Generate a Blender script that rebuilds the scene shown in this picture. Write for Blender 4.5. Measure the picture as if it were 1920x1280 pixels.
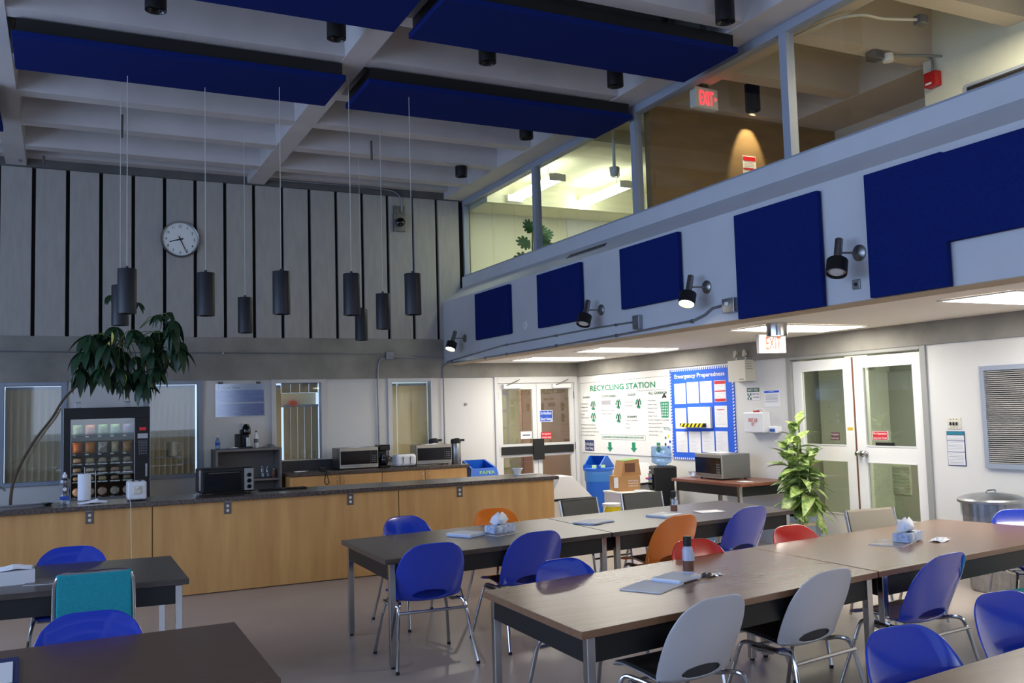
import bpy, math, random
from mathutils import Vector, Matrix
random.seed(7)
R = math.radians
SC = bpy.context.scene
COL = SC.collection
for _o in list(bpy.data.objects): bpy.data.objects.remove(_o)

# ------------------------------------------------------------------ camera
EYE = Vector((0, 0, 1.72)); FPX = 1729.86
_y, _p, _r = R(26.0572), R(4.2598), R(-1.6337)
FW = Vector((math.sin(_y)*math.cos(_p), math.cos(_y)*math.cos(_p), math.sin(_p)))
_rt = Vector((math.cos(_y), -math.sin(_y), 0)); _up = _rt.cross(FW)
RT = _rt*math.cos(_r) + _up*math.sin(_r); UP = -_rt*math.sin(_r) + _up*math.cos(_r)
cd = bpy.data.cameras.new('camera'); cam = bpy.data.objects.new('camera', cd); COL.objects.link(cam)
cd.sensor_width = 36; cd.lens = FPX/1920*36; cd.clip_start = .05; cd.clip_end = 200
cam.matrix_world = Matrix(((RT.x, UP.x, -FW.x, EYE.x), (RT.y, UP.y, -FW.y, EYE.y), (RT.z, UP.z, -FW.z, EYE.z), (0, 0, 0, 1)))
SC.camera = cam
# ------------------------------------------------------------------ light and exposure
SC.view_settings.view_transform = 'Standard'; SC.view_settings.look = 'None'
SC.view_settings.exposure = 0.5; SC.view_settings.gamma = 1; SC.view_settings.use_curve_mapping = False
SC.cycles.use_denoising = True; SC.cycles.max_bounces = 8; SC.cycles.diffuse_bounces = 5
SC.cycles.sample_clamp_indirect = 6; SC.cycles.caustics_reflective = False; SC.cycles.caustics_refractive = False
wd = bpy.data.worlds.new('sky'); SC.world = wd; wd.use_nodes = True
wd.node_tree.nodes['Background'].inputs[0].default_value = (.55, .72, 1, 1)
wd.node_tree.nodes['Background'].inputs[1].default_value = .9

def lamp(kind, name, loc, energy, color, rot=(0, 0, 0), **kw):
    l = bpy.data.lights.new(name, kind); l.energy = energy; l.color = color
    for k, v in kw.items(): setattr(l, k, v)
    o = bpy.data.objects.new(name, l); COL.objects.link(o); o.location = loc; o.rotation_euler = rot
    return o
# daylight entering through the big windows of the left wall (three window bays)
for yy in (0.5, 4.6, 8.7):
    lamp('AREA', 'daylight', (-5.6, yy, 2.9), 116, (.44, .61, 1.0), (0, R(-90), 0), shape='RECTANGLE', size=3.2, size_y=3.7)
lamp('AREA', 'daylight', (2.0, -3.6, 2.6), 60, (.62, .72, 1.0), (R(90), 0, 0), shape='RECTANGLE', size=5.5, size_y=2.4)
# office strip lights, corridor lamp and corridor spot get their lamps further down with their fittings

# ------------------------------------------------------------------ helpers
def ray(x, y): return FW + RT*((x-960)/FPX) - UP*((y-640)/FPX)
def at_z(x, y, z): d = ray(x, y); return EYE + d*((z-EYE.z)/d.z)
def at_x(x, y, X): d = ray(x, y); return EYE + d*(X/d.x)
def at_y(x, y, Y): d = ray(x, y); return EYE + d*(Y/d.y)

def lin(c):
    return tuple(((v/255)/12.92 if v/255 <= .04045 else ((v/255+.055)/1.055)**2.4) for v in c)

def mat(name, rgb, rough=.6, metal=0, noise=None, bump=0, bscale=60, emis=0, spec=.5, coat=0, alpha=1, rgb2=None, stretch=None, trans=0):
    m = bpy.data.materials.new(name); m.use_nodes = True; nt = m.node_tree; b = nt.nodes['Principled BSDF']
    c = lin(rgb)+(1,)
    b.inputs['Base Color'].default_value = c; b.inputs['Roughness'].default_value = rough; b.inputs['Metallic'].default_value = metal
    b.inputs['Specular IOR Level'].default_value = spec; b.inputs['Coat Weight'].default_value = coat
    b.inputs['Transmission Weight'].default_value = trans; b.inputs['Alpha'].default_value = alpha
    if emis:
        b.inputs['Emission Color'].default_value = c; b.inputs['Emission Strength'].default_value = emis
    tc = nt.nodes.new('ShaderNodeTexCoord'); mp = nt.nodes.new('ShaderNodeMapping')
    nt.links.new(tc.outputs['Object'], mp.inputs[0])
    if stretch: mp.inputs['Scale'].default_value = stretch
    if noise or rgb2:
        sc, amt = noise or (6, .5)
        n = nt.nodes.new('ShaderNodeTexNoise'); n.inputs['Scale'].default_value = sc; n.inputs['Detail'].default_value = 6
        nt.links.new(mp.outputs[0], n.inputs['Vector'])
        mx = nt.nodes.new('ShaderNodeMix'); mx.data_type = 'RGBA'
        rmp = nt.nodes.new('ShaderNodeMapRange'); rmp.inputs[1].default_value = .3; rmp.inputs[2].default_value = .7
        nt.links.new(n.outputs[0], rmp.inputs[0]); nt.links.new(rmp.outputs[0], mx.inputs[0])
        lo = lin(rgb2)+(1,) if rgb2 else tuple(v*(1-amt) for v in c[:3])+(1,)
        hi = c if rgb2 else tuple(min(1, v*(1+amt)) for v in c[:3])+(1,)
        mx.inputs[6].default_value = lo; mx.inputs[7].default_value = hi
        nt.links.new(mx.outputs[2], b.inputs['Base Color'])
    if bump:
        n2 = nt.nodes.new('ShaderNodeTexNoise'); n2.inputs['Scale'].default_value = bscale; n2.inputs['Detail'].default_value = 4
        nt.links.new(mp.outputs[0], n2.inputs['Vector'])
        bp = nt.nodes.new('ShaderNodeBump'); bp.inputs['Strength'].default_value = bump; bp.inputs['Distance'].default_value = .004
        nt.links.new(n2.outputs[0], bp.inputs['Height']); nt.links.new(bp.outputs[0], b.inputs['Normal'])
    return m

def glassmat(name, tint=(.96, .98, .97), base=.05, top=.85, rough=.02):
    m = bpy.data.materials.new(name); m.use_nodes = True; nt = m.node_tree
    nt.nodes.remove(nt.nodes['Principled BSDF']); out = nt.nodes['Material Output']
    t = nt.nodes.new('ShaderNodeBsdfTransparent'); t.inputs[0].default_value = tint+(1,)
    g = nt.nodes.new('ShaderNodeBsdfGlossy'); g.inputs['Roughness'].default_value = rough
    lw = nt.nodes.new('ShaderNodeLayerWeight'); lw.inputs[0].default_value = .5
    p = nt.nodes.new('ShaderNodeMath'); p.operation = 'POWER'; p.inputs[1].default_value = 4
    q = nt.nodes.new('ShaderNodeMath'); q.operation = 'MULTIPLY_ADD'; q.inputs[1].default_value = top; q.inputs[2].default_value = base
    mx = nt.nodes.new('ShaderNodeMixShader')
    nt.links.new(lw.outputs['Facing'], p.inputs[0]); nt.links.new(p.outputs[0], q.inputs[0]); nt.links.new(q.outputs[0], mx.inputs[0])
    nt.links.new(t.outputs[0], mx.inputs[1]); nt.links.new(g.outputs[0], mx.inputs[2]); nt.links.new(mx.outputs[0], out.inputs[0])
    return m

class MB:
    def __init__(s): s.v = []; s.f = []
    def box(s, x0, x1, y0, y1, z0, z1):
        n = len(s.v)
        s.v += [(x0, y0, z0), (x1, y0, z0), (x1, y1, z0), (x0, y1, z0), (x0, y0, z1), (x1, y0, z1), (x1, y1, z1), (x0, y1, z1)]
        s.f += [tuple(n+i for i in q) for q in ((0, 3, 2, 1), (4, 5, 6, 7), (0, 1, 5, 4), (1, 2, 6, 5), (2, 3, 7, 6), (3, 0, 4, 7))]
        return s
    def hexa(s, bot, top):      # two 4 point rings
        n = len(s.v); s.v += [tuple(p) for p in bot]+[tuple(p) for p in top]
        s.f += [tuple(n+i for i in q) for q in ((0, 3, 2, 1), (4, 5, 6, 7), (0, 1, 5, 4), (1, 2, 6, 5), (2, 3, 7, 6), (3, 0, 4, 7))]
        return s
    def prism(s, poly, a0, a1, axis='y'):   # poly of 2d points; axis is the extrusion axis
        def P(u, w, a): return (u, a, w) if axis == 'y' else ((a, u, w) if axis == 'x' else (u, w, a))
        n = len(s.v); k = len(poly)
        s.v += [P(u, w, a0) for u, w in poly]+[P(u, w, a1) for u, w in poly]
        s.f += [tuple(n+i for i in range(k)), tuple(n+k+i for i in reversed(range(k)))]
        s.f += [(n+i, n+k+i, n+k+(i+1) % k, n+(i+1) % k) for i in range(k)]
        return s
    def tube(s, pts, r, n=8, closed=False, cap=True):
        pts = [Vector(p) for p in pts]; rr = r if isinstance(r, (list, tuple)) else [r]*len(pts)
        base = len(s.v); u = None
        for i, p in enumerate(pts):
            a = pts[i-1] if (i or closed) else p; b = pts[(i+1) % len(pts)] if (i < len(pts)-1 or closed) else p
            d = (b-a).normalized() if (b-a).length > 1e-9 else Vector((0, 0, 1))
            if u is None:
                u = d.cross(Vector((0, 0, 1)))
                if u.length < .05: u = d.cross(Vector((0, 1, 0)))
            u = (u-d*u.dot(d)); u.normalize(); w = d.cross(u)
            for k in range(n):
                t = 2*math.pi*k/n; s.v.append(tuple(p+(u*math.cos(t)+w*math.sin(t))*rr[i]))
        m = len(pts)
        for i in range(m if closed else m-1):
            for k in range(n):
                a, b = base+i*n, base+((i+1) % m)*n
                s.f.append((a+k, a+(k+1) % n, b+(k+1) % n, b+k))
        if cap and not closed:
            s.f.append(tuple(base+k for k in reversed(range(n)))); s.f.append(tuple(base+(m-1)*n+k for k in range(n)))
        return s
    def cyl(s, p0, p1, r0, r1=None, n=20): return s.tube([p0, p1], [r0, r0 if r1 is None else r1], n)
    def lathe(s, prof, n=24, c=(0, 0, 0), fr=None):   # prof list of (r,z)
        base = len(s.v)
        for r, z in prof:
            for k in range(n):
                t = 2*math.pi*k/n; q = r*(fr(t, z) if fr else 1)
                s.v.append((c[0]+q*math.cos(t), c[1]+q*math.sin(t), c[2]+z))
        for i in range(len(prof)-1):
            for k in range(n):
                s.f.append((base+i*n+k, base+i*n+(k+1) % n, base+(i+1)*n+(k+1) % n, base+(i+1)*n+k))
        zs = [q[1] for q in prof]; lo, hi = min(zs), max(zs); ok = hi-lo > .5*max(q[0] for q in prof)
        if prof[0][0] > 1e-6 and ok and prof[0][1] in (lo, hi): s.f.append(tuple(base+k for k in reversed(range(n))))
        if prof[-1][0] > 1e-6 and ok and prof[-1][1] in (lo, hi): s.f.append(tuple(base+(len(prof)-1)*n+k for k in range(n)))
        return s
    def turn(s, p0, ax, prof, n=28):   # profile of (radius, distance along axis)
        p0 = Vector(p0); ax = Vector(ax).normalized(); u = ax.cross(Vector((0, 0, 1)))
        if u.length < .05: u = ax.cross(Vector((0, 1, 0)))
        u.normalize(); w = ax.cross(u); base = len(s.v)
        for r, d in prof:
            for k in range(n):
                t = 2*math.pi*k/n; s.v.append(tuple(p0+ax*d+(u*math.cos(t)+w*math.sin(t))*r))
        for i in range(len(prof)-1):
            for k in range(n): s.f.append((base+i*n+k, base+i*n+(k+1) % n, base+(i+1)*n+(k+1) % n, base+(i+1)*n+k))
        return s
    def build(s, name, m=None, parent=None, smooth=False, bevel=0, seg=2, loc=None, rot=None, ang=35, open_ends=False):
        me = bpy.data.meshes.new(name); me.from_pydata(s.v, [], s.f)
        if m: me.materials.append(m)
        me.update()
        if smooth:
            for p in me.polygons: p.use_smooth = True
            me.set_sharp_from_angle(angle=R(ang))
        o = bpy.data.objects.new(name, me); COL.objects.link(o)
        if parent: o.parent = parent
        if loc: o.location = loc
        if rot: o.rotation_euler = rot
        if bevel:
            b = o.modifiers.new('bevel', 'BEVEL'); b.width = bevel; b.segments = seg; b.limit_method = 'ANGLE'; b.angle_limit = R(40)
        return o

def tag(o, label, cat, group=None):
    o['label'] = label; o['category'] = cat
    if group: o['group'] = group
    return o
def struct(o): o['kind'] = 'structure'; return o
def thing(name, label, cat, loc=(0, 0, 0), rz=0, group=None):
    o = bpy.data.objects.new(name, None); o.empty_display_size = .1; COL.objects.link(o)
    o.location = loc; o.rotation_euler = (0, 0, rz); return tag(o, label, cat, group)
KIDS = {}
def dup(o, loc=None, rz=None, label=None, group=None, parent=None):
    c = o.copy(); COL.objects.link(c)
    if parent: c.parent = parent
    if loc is not None: c.location = loc
    if rz is not None: c.rotation_euler = (0, 0, rz)
    if label: c['label'] = label
    if group: c['group'] = group
    for ch in o.children: dup(ch, parent=c)
    return c
def smooth_path(pts, k=6):
    pts = [Vector(p) for p in pts]; P = [pts[0]]+pts+[pts[-1]]; out = []
    for i in range(1, len(P)-2):
        for j in range(k):
            t = j/k; a, b, c, d = P[i-1], P[i], P[i+1], P[i+2]
            out.append(.5*((2*b)+(c-a)*t+(2*a-5*b+4*c-d)*t*t+(3*b-a-3*c+d)*t*t*t))
    out.append(pts[-1]); return out
def text(s, x0, x1, z0, h, y, m, parent, name='lettering', mirror=False, bold=.008):
    """raised print: local x from x0 to x1, cap bottom z0, cap height h, facing local -y at depth y"""
    cu = bpy.data.curves.new(name, 'FONT'); cu.body = s; cu.size = 1; cu.resolution_u = 2; cu.offset = bold
    o = bpy.data.objects.new(name, cu); COL.objects.link(o); bpy.context.view_layer.update()
    dg = bpy.context.evaluated_depsgraph_get(); me = bpy.data.meshes.new_from_object(o.evaluated_get(dg))
    bpy.data.objects.remove(o)
    if not me.vertices: return None
    xs = [v.co.x for v in me.vertices]; a, b = min(xs), max(xs)
    for v in me.vertices:
        t = (v.co.x-a)/(b-a); zz = v.co.y/.70*h
        if mirror: t = 1-t
        v.co = (x0+(x1-x0)*t, y, z0+zz)
    me.materials.clear(); me.materials.append(m); me.name = name
    o = bpy.data.objects.new(name, me); COL.objects.link(o); o.parent = parent; return o

# ------------------------------------------------------------------ materials
M = {}
M['concrete'] = mat('concrete', (140, 136, 128), .85, noise=(2.2, .22), bump=.25)
M['conc_dark'] = mat('dark concrete', (92, 90, 88), .9, noise=(3, .2), bump=.2)
M['ceil'] = mat('painted concrete', (195, 191, 190), .8, noise=(3, .05), bump=.1)
M['fascia'] = mat('painted fascia', (196, 200, 206), .75, noise=(2, .04), bump=.12)
M['white_wall'] = mat('white painted block', (214, 212, 207), .6, noise=(1.5, .03), bump=.15, stretch=(1, 1, .2))
M['slat'] = mat('ribbed wall panel', (166, 163, 157), .9, noise=(5, .07), bump=.3, stretch=(3, 3, .6))
M['gap'] = mat('dark gap', (26, 24, 24), .9)
M['blue_fabric'] = mat('navy acoustic fabric', (20, 36, 100), 1, noise=(60, .12), bump=.3, bscale=300, spec=.1)
M['floor'] = mat('vinyl floor', (178, 166, 158), .28, noise=(1.1, .08), spec=.45)
M['plywood'] = mat('birch plywood', (192, 142, 82), .5, rgb2=(212, 164, 100), noise=(3.2, .5), stretch=(3, 3, .35))
M['ply_edge'] = mat('plywood edge', (150, 100, 60), .6)
M['granite'] = mat('granite laminate', (104, 90, 82), .25, rgb2=(48, 43, 42), noise=(45, .5))
M['walnut'] = mat('walnut laminate', (136, 102, 76), .27, rgb2=(126, 94, 70), noise=(5, .5), stretch=(.4, 5, 5))
M['darkwood'] = mat('dark laminate', (82, 72, 66), .32, rgb2=(64, 56, 52), noise=(6, .5), stretch=(.6, 9, 9))
M['redwood'] = mat('mahogany laminate', (140, 84, 62), .35, rgb2=(112, 64, 48), noise=(6, .5), stretch=(9, .6, 9))
M['black'] = mat('black paint', (11, 11, 12), .5)
M['black_gloss'] = mat('black gloss', (10, 10, 12), .12)
M['chrome'] = mat('chrome', (190, 190, 190), .16, 1)
M['steel'] = mat('brushed steel', (150, 150, 150), .35, 1, noise=(4, .06), stretch=(1, 1, 30))
M['galv'] = mat('galvanised steel', (165, 168, 172), .38, 1, noise=(14, .12))
M['conduit'] = mat('conduit', (140, 145, 152), .45, .7)
M['white'] = mat('white paint', (226, 224, 220), .45)
M['white_gloss'] = mat('white plastic', (225, 226, 228), .3)
M['cream'] = mat('cream plastic', (216, 210, 192), .45)
M['alu'] = mat('window frame paint', (150, 158, 172), .5)
M['trim_white'] = mat('white frame paint', (205, 204, 202), .5)
M['sh_blue'] = mat('blue shell plastic', (18, 58, 186), .14, spec=.6, coat=1)
M['sh_orange'] = mat('orange shell plastic', (226, 118, 10), .14, spec=.6, coat=1)
M['sh_red'] = mat('red shell plastic', (206, 24, 16), .14, spec=.6, coat=1)
M['sh_white'] = mat('white shell plastic', (205, 205, 208), .35, spec=.5, coat=.1)
M['pad'] = mat('charcoal pad', (72, 70, 72), .8, noise=(40, .1))
M['teal'] = mat('teal fabric', (30, 150, 165), .9, noise=(80, .1), bump=.2, bscale=300)
M['black_vinyl'] = mat('black vinyl', (34, 33, 32), .4, bump=.2, bscale=120)
M['tan_vinyl'] = mat('tan vinyl', (160, 150, 132), .5, bump=.2, bscale=120)
M['pendant'] = mat('pendant metal', (32, 33, 40), .5, .0)
M['cord'] = mat('pale cord', (190, 190, 180), .7)
M['dark_wood_cord'] = mat('brown strip', (70, 55, 44), .7)
M['lens'] = mat('dark lens', (14, 14, 18), .1)
M['light'] = mat('fluorescent diffuser', (255, 250, 238), .5, emis=13.5)
M['bulb'] = mat('lit bulb', (255, 244, 220), .5, emis=25)
M['tube'] = mat('fluorescent tube', (250, 255, 232), .5, emis=15)
M['paper'] = mat('paper', (226, 226, 228), .8)
M['paper_blue'] = mat('bluish paper', (190, 205, 232), .8)
M['navy'] = mat('navy print', (26, 40, 96), .6)
M['signblue'] = mat('sign blue', (32, 74, 168), .5)
M['boardblue'] = mat('bright blue board', (26, 92, 214), .7)
M['signred'] = mat('sign red', (196, 30, 40), .5)
M['green'] = mat('sign green', (20, 132, 96), .5)
M['dgreen'] = mat('dark green print', (20, 84, 66), .5)
M['ink'] = mat('black ink', (24, 24, 26), .6)
M['greyink'] = mat('grey ink', (110, 112, 116), .7)
M['yellow'] = mat('yellow plastic', (236, 214, 30), .4)
M['binblue'] = mat('blue bin plastic', (22, 92, 190), .4)
M['bag'] = mat('blue bin liner', (70, 140, 215), .3, alpha=.75)
M['card'] = mat('cardboard', (178, 132, 84), .85, noise=(5, .08))
M['brownwall'] = mat('tan plaster', (140, 114, 76), .85, noise=(2.5, .12), stretch=(1, 1, 3))
M['officewall'] = mat('office wall', (220, 218, 198), .8)
M['corrwall'] = mat('corridor wall', (186, 190, 174), .8)
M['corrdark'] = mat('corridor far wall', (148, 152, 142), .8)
M['pinkwall'] = mat('landing wall', (190, 178, 164), .8)
M['blind'] = mat('vertical blind', (186, 168, 138), .85, noise=(6, .12), stretch=(8, 8, .5))
M['blind_tan'] = mat('tan board', (220, 196, 150), .8, noise=(3, .06), stretch=(6, 6, .5))
M['red'] = mat('alarm red', (176, 26, 24), .4)
M['exitred'] = mat('lit exit letters', (255, 40, 50), .5, emis=3.2)
M['exitface'] = mat('lit exit face', (255, 244, 236), .5, emis=.9)
M['exitorange'] = mat('exit orange letters', (235, 80, 30), .5, emis=.5)
M['wood_brown'] = mat('door edge wood', (110, 72, 52), .7)
M['maroon'] = mat('maroon panel', (96, 56, 58), .6)
M['brown_panel'] = mat('brown panel', (150, 104, 62), .6, noise=(3, .1))
M['leaf_dark'] = mat('dark green leaf', (32, 62, 36), .45, noise=(14, .25))
M['leaf_var'] = mat('variegated leaf', (200, 214, 130), .4, rgb2=(40, 104, 38), noise=(20, .5))
M['leaf_mid'] = mat('monstera leaf', (52, 100, 52), .45, noise=(10, .25))
M['stem'] = mat('stem', (92, 110, 52), .6); M['bark'] = mat('bark', (86, 72, 58), .85, noise=(30, .2))
M['soil'] = mat('soil', (50, 38, 30), .95)
M['potblue'] = mat('grey blue pot', (140, 156, 172), .5); M['ropeband'] = mat('cream band', (206, 186, 150), .7)
M['backsplash'] = mat('dark backsplash', (54, 52, 56), .5)
M['shelfgrey'] = mat('grey laminate', (112, 106, 100), .6)
M['floral'] = mat('tissue box print', (216, 224, 236), .6, rgb2=(128, 150, 190), noise=(28, .5))
M['tissue'] = mat('tissue', (238, 240, 246), .9)
M['brown_liquid'] = mat('brown label', (104, 66, 44), .5)
M['handlabel'] = mat('pale label', (196, 200, 205), .5)
M['hardhat'] = mat('orange hard hat', (240, 110, 70), .4)
M['glass'] = glassmat('window glass'); M['doorglass'] = glassmat('door glass', (.9, .92, .9), .08)
M['mezglass'] = glassmat('balcony glass', (.93, .95, .93), .05, .5)
M['clearplastic'] = glassmat('clear plastic', (.86, .9, .95), .12, .8, .1)
M['bluewater'] = glassmat('blue bottle plastic', (.55, .72, .92), .14, .8, .08)

# ------------------------------------------------------------------ structure
XR, YB, XF, XG = 7.85, 13.56, 5.417, 5.836
ZS, ZB, ZW, ZC = 5.10, 2.865, 2.26, 2.471
XL, YN = -4.8, -3.0
struct(MB().box(XL-.3, XR+.2, YN-.2, YB+.3, -.1, 0).build('floor', M['floor']))
# back wall, lower part with openings (windows and door)
wins = [(-.69, .01), (1.05, 1.73), (2.77, 3.47), (4.53, 5.20)]
b = MB(); ops = [(-2.6, -1.9, 0.02)] + [(a, c, .95) for a, c in wins] + [(6.28, 7.82, 0)]
x = XL
for a, c, zb in [(-2.4, -1.75, .95)]+[(a, c, .95 if i < 2 else 1.07) for i, (a, c) in enumerate(wins)]+[(6.28, 7.82, 0)]:
    b.box(x, a, YB, YB+.2, 0, ZW)
    if zb: b.box(a, c, YB, YB+.2, 0, zb)
    x = c
b.box(x, XR+.2, YB, YB+.2, 0, ZW)
wb = struct(b.build('wall_back', M['white_wall']))
MB().box(XL, XR+.2, YB-.03, YB+.2, ZW, ZB).build('concrete_beam', M['concrete'], wb)
MB().box(XL, XG+.2, YB+.03, YB+.2, ZB, 5.75).build('gap_backing', M['gap'], wb)
MB().box(XL, XG+.1, YB-.06, YB+.05, ZS, ZS+.11).build('top_rail', M['conc_dark'], wb)
xs = -.354-.4065*11
me = None
while xs < 5.6:
    w = min(.36, XG-.02-xs-.02)
    if xs > XL-.3:
        MB().box(xs+.025, xs+.025+w, YB-.035, YB+.03, ZB, ZS).build('wall_slat', M['slat'], wb, bevel=.006, seg=1)
    xs += .4065
# seams in the concrete band and a chipped edge
for xx in (.3, 3.3, 5.5, 7.0): pass

# right wall with door opening and louvre
b = MB(); b.box(XR, XR+.15, YN, 6.54, 0, ZW).box(XR, XR+.15, 8.53, YB, 0, ZW)
wr = struct(b.build('wall_right', M['white_wall']))
MB().box(XR-.03, XR+.15, YN, YB, ZW, ZC+.15).build('concrete_beam', M['concrete'], wr)
# far side / near side / left with windows
struct(MB().box(XL-.3, XL, YN, -1.35, 0, 5.8).box(XL-.3, XL, 2.35, 2.75, 0, 5.8).box(XL-.3, XL, 6.45, 6.85, 0, 5.8).box(XL-.3, XL, 10.55, YB+.2, 0, 5.8)
       .box(XL-.3, XL, -1.35, 10.55, 0, 1.0).box(XL-.3, XL, -1.35, 10.55, 4.6, 5.8).build('wall_left', M['white_wall']))
struct(MB().box(XL-.3, -.8, YN-.2, YN, 0, 5.8).box(4.9, 9.1, YN-.2, YN, 0, 5.8).box(-.8, 4.9, YN-.2, YN, 0, 1.2).box(-.8, 4.9, YN-.2, YN, 3.9, 5.8).build('wall_front', M['white_wall']))
# ceiling with ribs and beams
RB = 5.12
cl = struct(MB().box(XL-.3, 9.1, YN-.2, YB+.2, 5.72, 5.85).build('ceiling', M['ceil']))
def taper(x0, x1, y0, y1, z0, z1, d, axis):
    m = MB()
    if axis == 'x': m.hexa([(x0, y0+d, z0), (x1, y0+d, z0), (x1, y1-d, z0), (x0, y1-d, z0)], [(x0, y0, z1), (x1, y0, z1), (x1, y1, z1), (x0, y1, z1)])
    else: m.hexa([(x0+d, y0, z0), (x1-d, y0, z0), (x1-d, y1, z0), (x0+d, y1, z0)], [(x0, y0, z1), (x1, y0, z1), (x1, y1, z1), (x0, y1, z1)])
    return m
ribs_y = [13.62-1.045*i-0.0 for i in range(0, 17)]
ribs_y = [12.60+.02-1.045*i for i in range(-0, 15)]
for yy in ribs_y:
    taper(XL, XG-.06, yy-.13, yy+.13, RB, 5.74, .035, 'x').build('rib', M['ceil'], cl)
for xx in (-.56, 2.52):
    taper(xx-.17, xx+.17, YN, YB-.001, RB-.006, 5.735, .05, 'y').build('cross_beam', M['ceil'], cl)
taper(-3.64-.17, -3.64+.17, YN, YB-.001, RB-.006, 5.735, .05, 'y').build('cross_beam', M['ceil'], cl)
MB().box(5.46, 5.78, YN, YB-.002, RB-.01, 5.73).build('edge_beam', M['ceil'], cl)
MB().box(XL, 5.5, YB-.25, YB+.03, ZS+.11, 5.74).build('end_beam', M['ceil'], cl)
# balcony front: sloped profile, its soffit and slab
fb = struct(MB().prism([(XF, ZC), (XF, 3.45), (5.756, 3.70), (5.756, 3.865), (5.93, 3.865), (5.93, 2.9), (5.93, ZC+.12), (5.68, ZC+.12), (5.68, ZC)], YN, YB-.03, 'y').build('wall_balcony', M['fascia']))
MB().box(XF+.002, 5.69, YN, YB-.03, ZC-.006, ZC+.004).build('soffit_strip', mat('soffit plaster', (178, 164, 142), .85, noise=(4, .08), bump=.2), fb)
lc = struct(MB().box(5.68, XR+.1, YN, YB, ZC+.02, ZC+.1).build('ceiling_lower', mat('lower ceiling plaster', (232, 226, 218), .8, noise=(1, .04))))
struct(MB().box(5.93, 9.1, YN, YB+.2, 2.78, 2.9).build('floor_upper', mat('landing floor', (190, 180, 160), .6)))
lights = [(12.1, 12.8), (10.2, 10.8), (6.95, 7.6), (4.4, 5.02), (1.6, 2.2)]  # the last panel is an unseen addition, there for the light it gives
for i, (y0, y1) in enumerate(lights):
    lab = ['lit ceiling panel nearest the far glass doors', 'lit ceiling panel above the recycling sign', 'lit ceiling panel behind the chrome cylinder lamp', 'lit ceiling panel at the right edge above the shutter', 'added lit ceiling panel, unseen beyond the right edge'][i]
    t = thing('ceiling_light', lab, 'ceiling light', (6.87, (y0+y1)/2, ZC+.015), 0, 'recessed fluorescent panels under the balcony')
    h = (y1-y0)/2
    MB().box(-.62, .62, -h, h, -.004, 0).build('diffuser', M['light'], t)
    f = MB(); f.box(-.65, -.62, -h-.03, h+.03, -.008, .002).box(.62, .65, -h-.03, h+.03, -.008, .002).box(-.62, .62, -h-.03, -h, -.008, .002).box(-.62, .62, h, h+.03, -.008, .002).build('frame', M['white'], t)
for i, (x, y) in enumerate([(7.0, 12.9)]): pass

# ---- balcony glazing: four window bays along the left side of the upper corridor
mull = [13.53, 11.04, 8.585, 6.15, 3.70, 1.25, -1.2]
for i in range(6):
    y1, y0 = mull[i], mull[i+1]
    w = bpy.data.objects.new('window_%d' % (i+5), None); COL.objects.link(w); w.location = (XG, (y0+y1)/2, 3.865); struct(w)
    h = (y1-y0)/2
    MB().box(-.004, .004, -h+.02, h-.02, .02, 1.2).build('pane', M['mezglass'], w)
    MB().box(-.045, .05, h-.045, h, 0, 1.25).build('mullion', M['alu'], w)
    MB().box(-.045, .05, -h+.0, -h+.045, 0, 1.25).build('mullion', M['alu'], w)
    MB().box(-.05, .06, -h, h, 0, .028).build('sill', M['alu'], w)
    MB().box(-.05, .06, -h, h, 1.16, 1.26).build('head', M['alu'], w)
    MB().box(.0, .02, -h+.045, -h+.075, .03, 1.2).build('glazing_bead', M['black'], w)
# ---- upper rooms
YW = 8.45
struct(MB().box(5.93, 8.9, YW, YW+.1, 2.9, 5.74).build('wall_partition', M['brownwall']))
struct(MB().box(XR, XR+.1, YN, 6.30, 2.9, 5.74).box(XR, 8.8, 6.3, 6.36, 2.9, 5.74).build('wall_landing', mat('landing pale wall', (205, 206, 190), .8)))
struct(MB().box(8.75, 8.85, 6.3, YW, 2.9, 5.74).build('wall_landing_recess', M['pinkwall']))
struct(MB().box(5.93, 8.9, YB, YB+.1, 2.9, 5.74).build('wall_office', M['officewall']))
struct(MB().box(8.85, 8.95, YW+.1, YB, 2.9, 5.74).build('wall_office_side', M['officewall']))
cu = struct(MB().box(5.93, 8.9, YW+.1, YB, 5.30, 5.34).build('ceiling_office', M['officewall']))
MB().box(5.9, 8.85, 12.8, YB, 4.95, 5.30).build('bulkhead', M['officewall'], cu)
MB().box(5.9, 8.85, 9.9, 10.1, 5.12, 5.30).build('beam', M['officewall'], cu)
cr = struct(MB().box(5.83, 8.9, YN, YW, 5.70, 5.72).build('ceiling_landing', M['pinkwall']))
for yy in ribs_y:
    if yy < YW and yy > YN:
        taper(6.15, 8.4, yy-.14, yy+.14, RB, 5.72, .035, 'x').build('rib', M['pinkwall'], cr)
MB().box(5.86, 6.2, YN, YW-.001, RB-.006, 5.715).build('edge_beam', M['pinkwall'], cr)
MB().box(7.95, 8.85, YN, YW-.002, RB-.008, 5.71).build('edge_beam', M['pinkwall'], cr)
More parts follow.
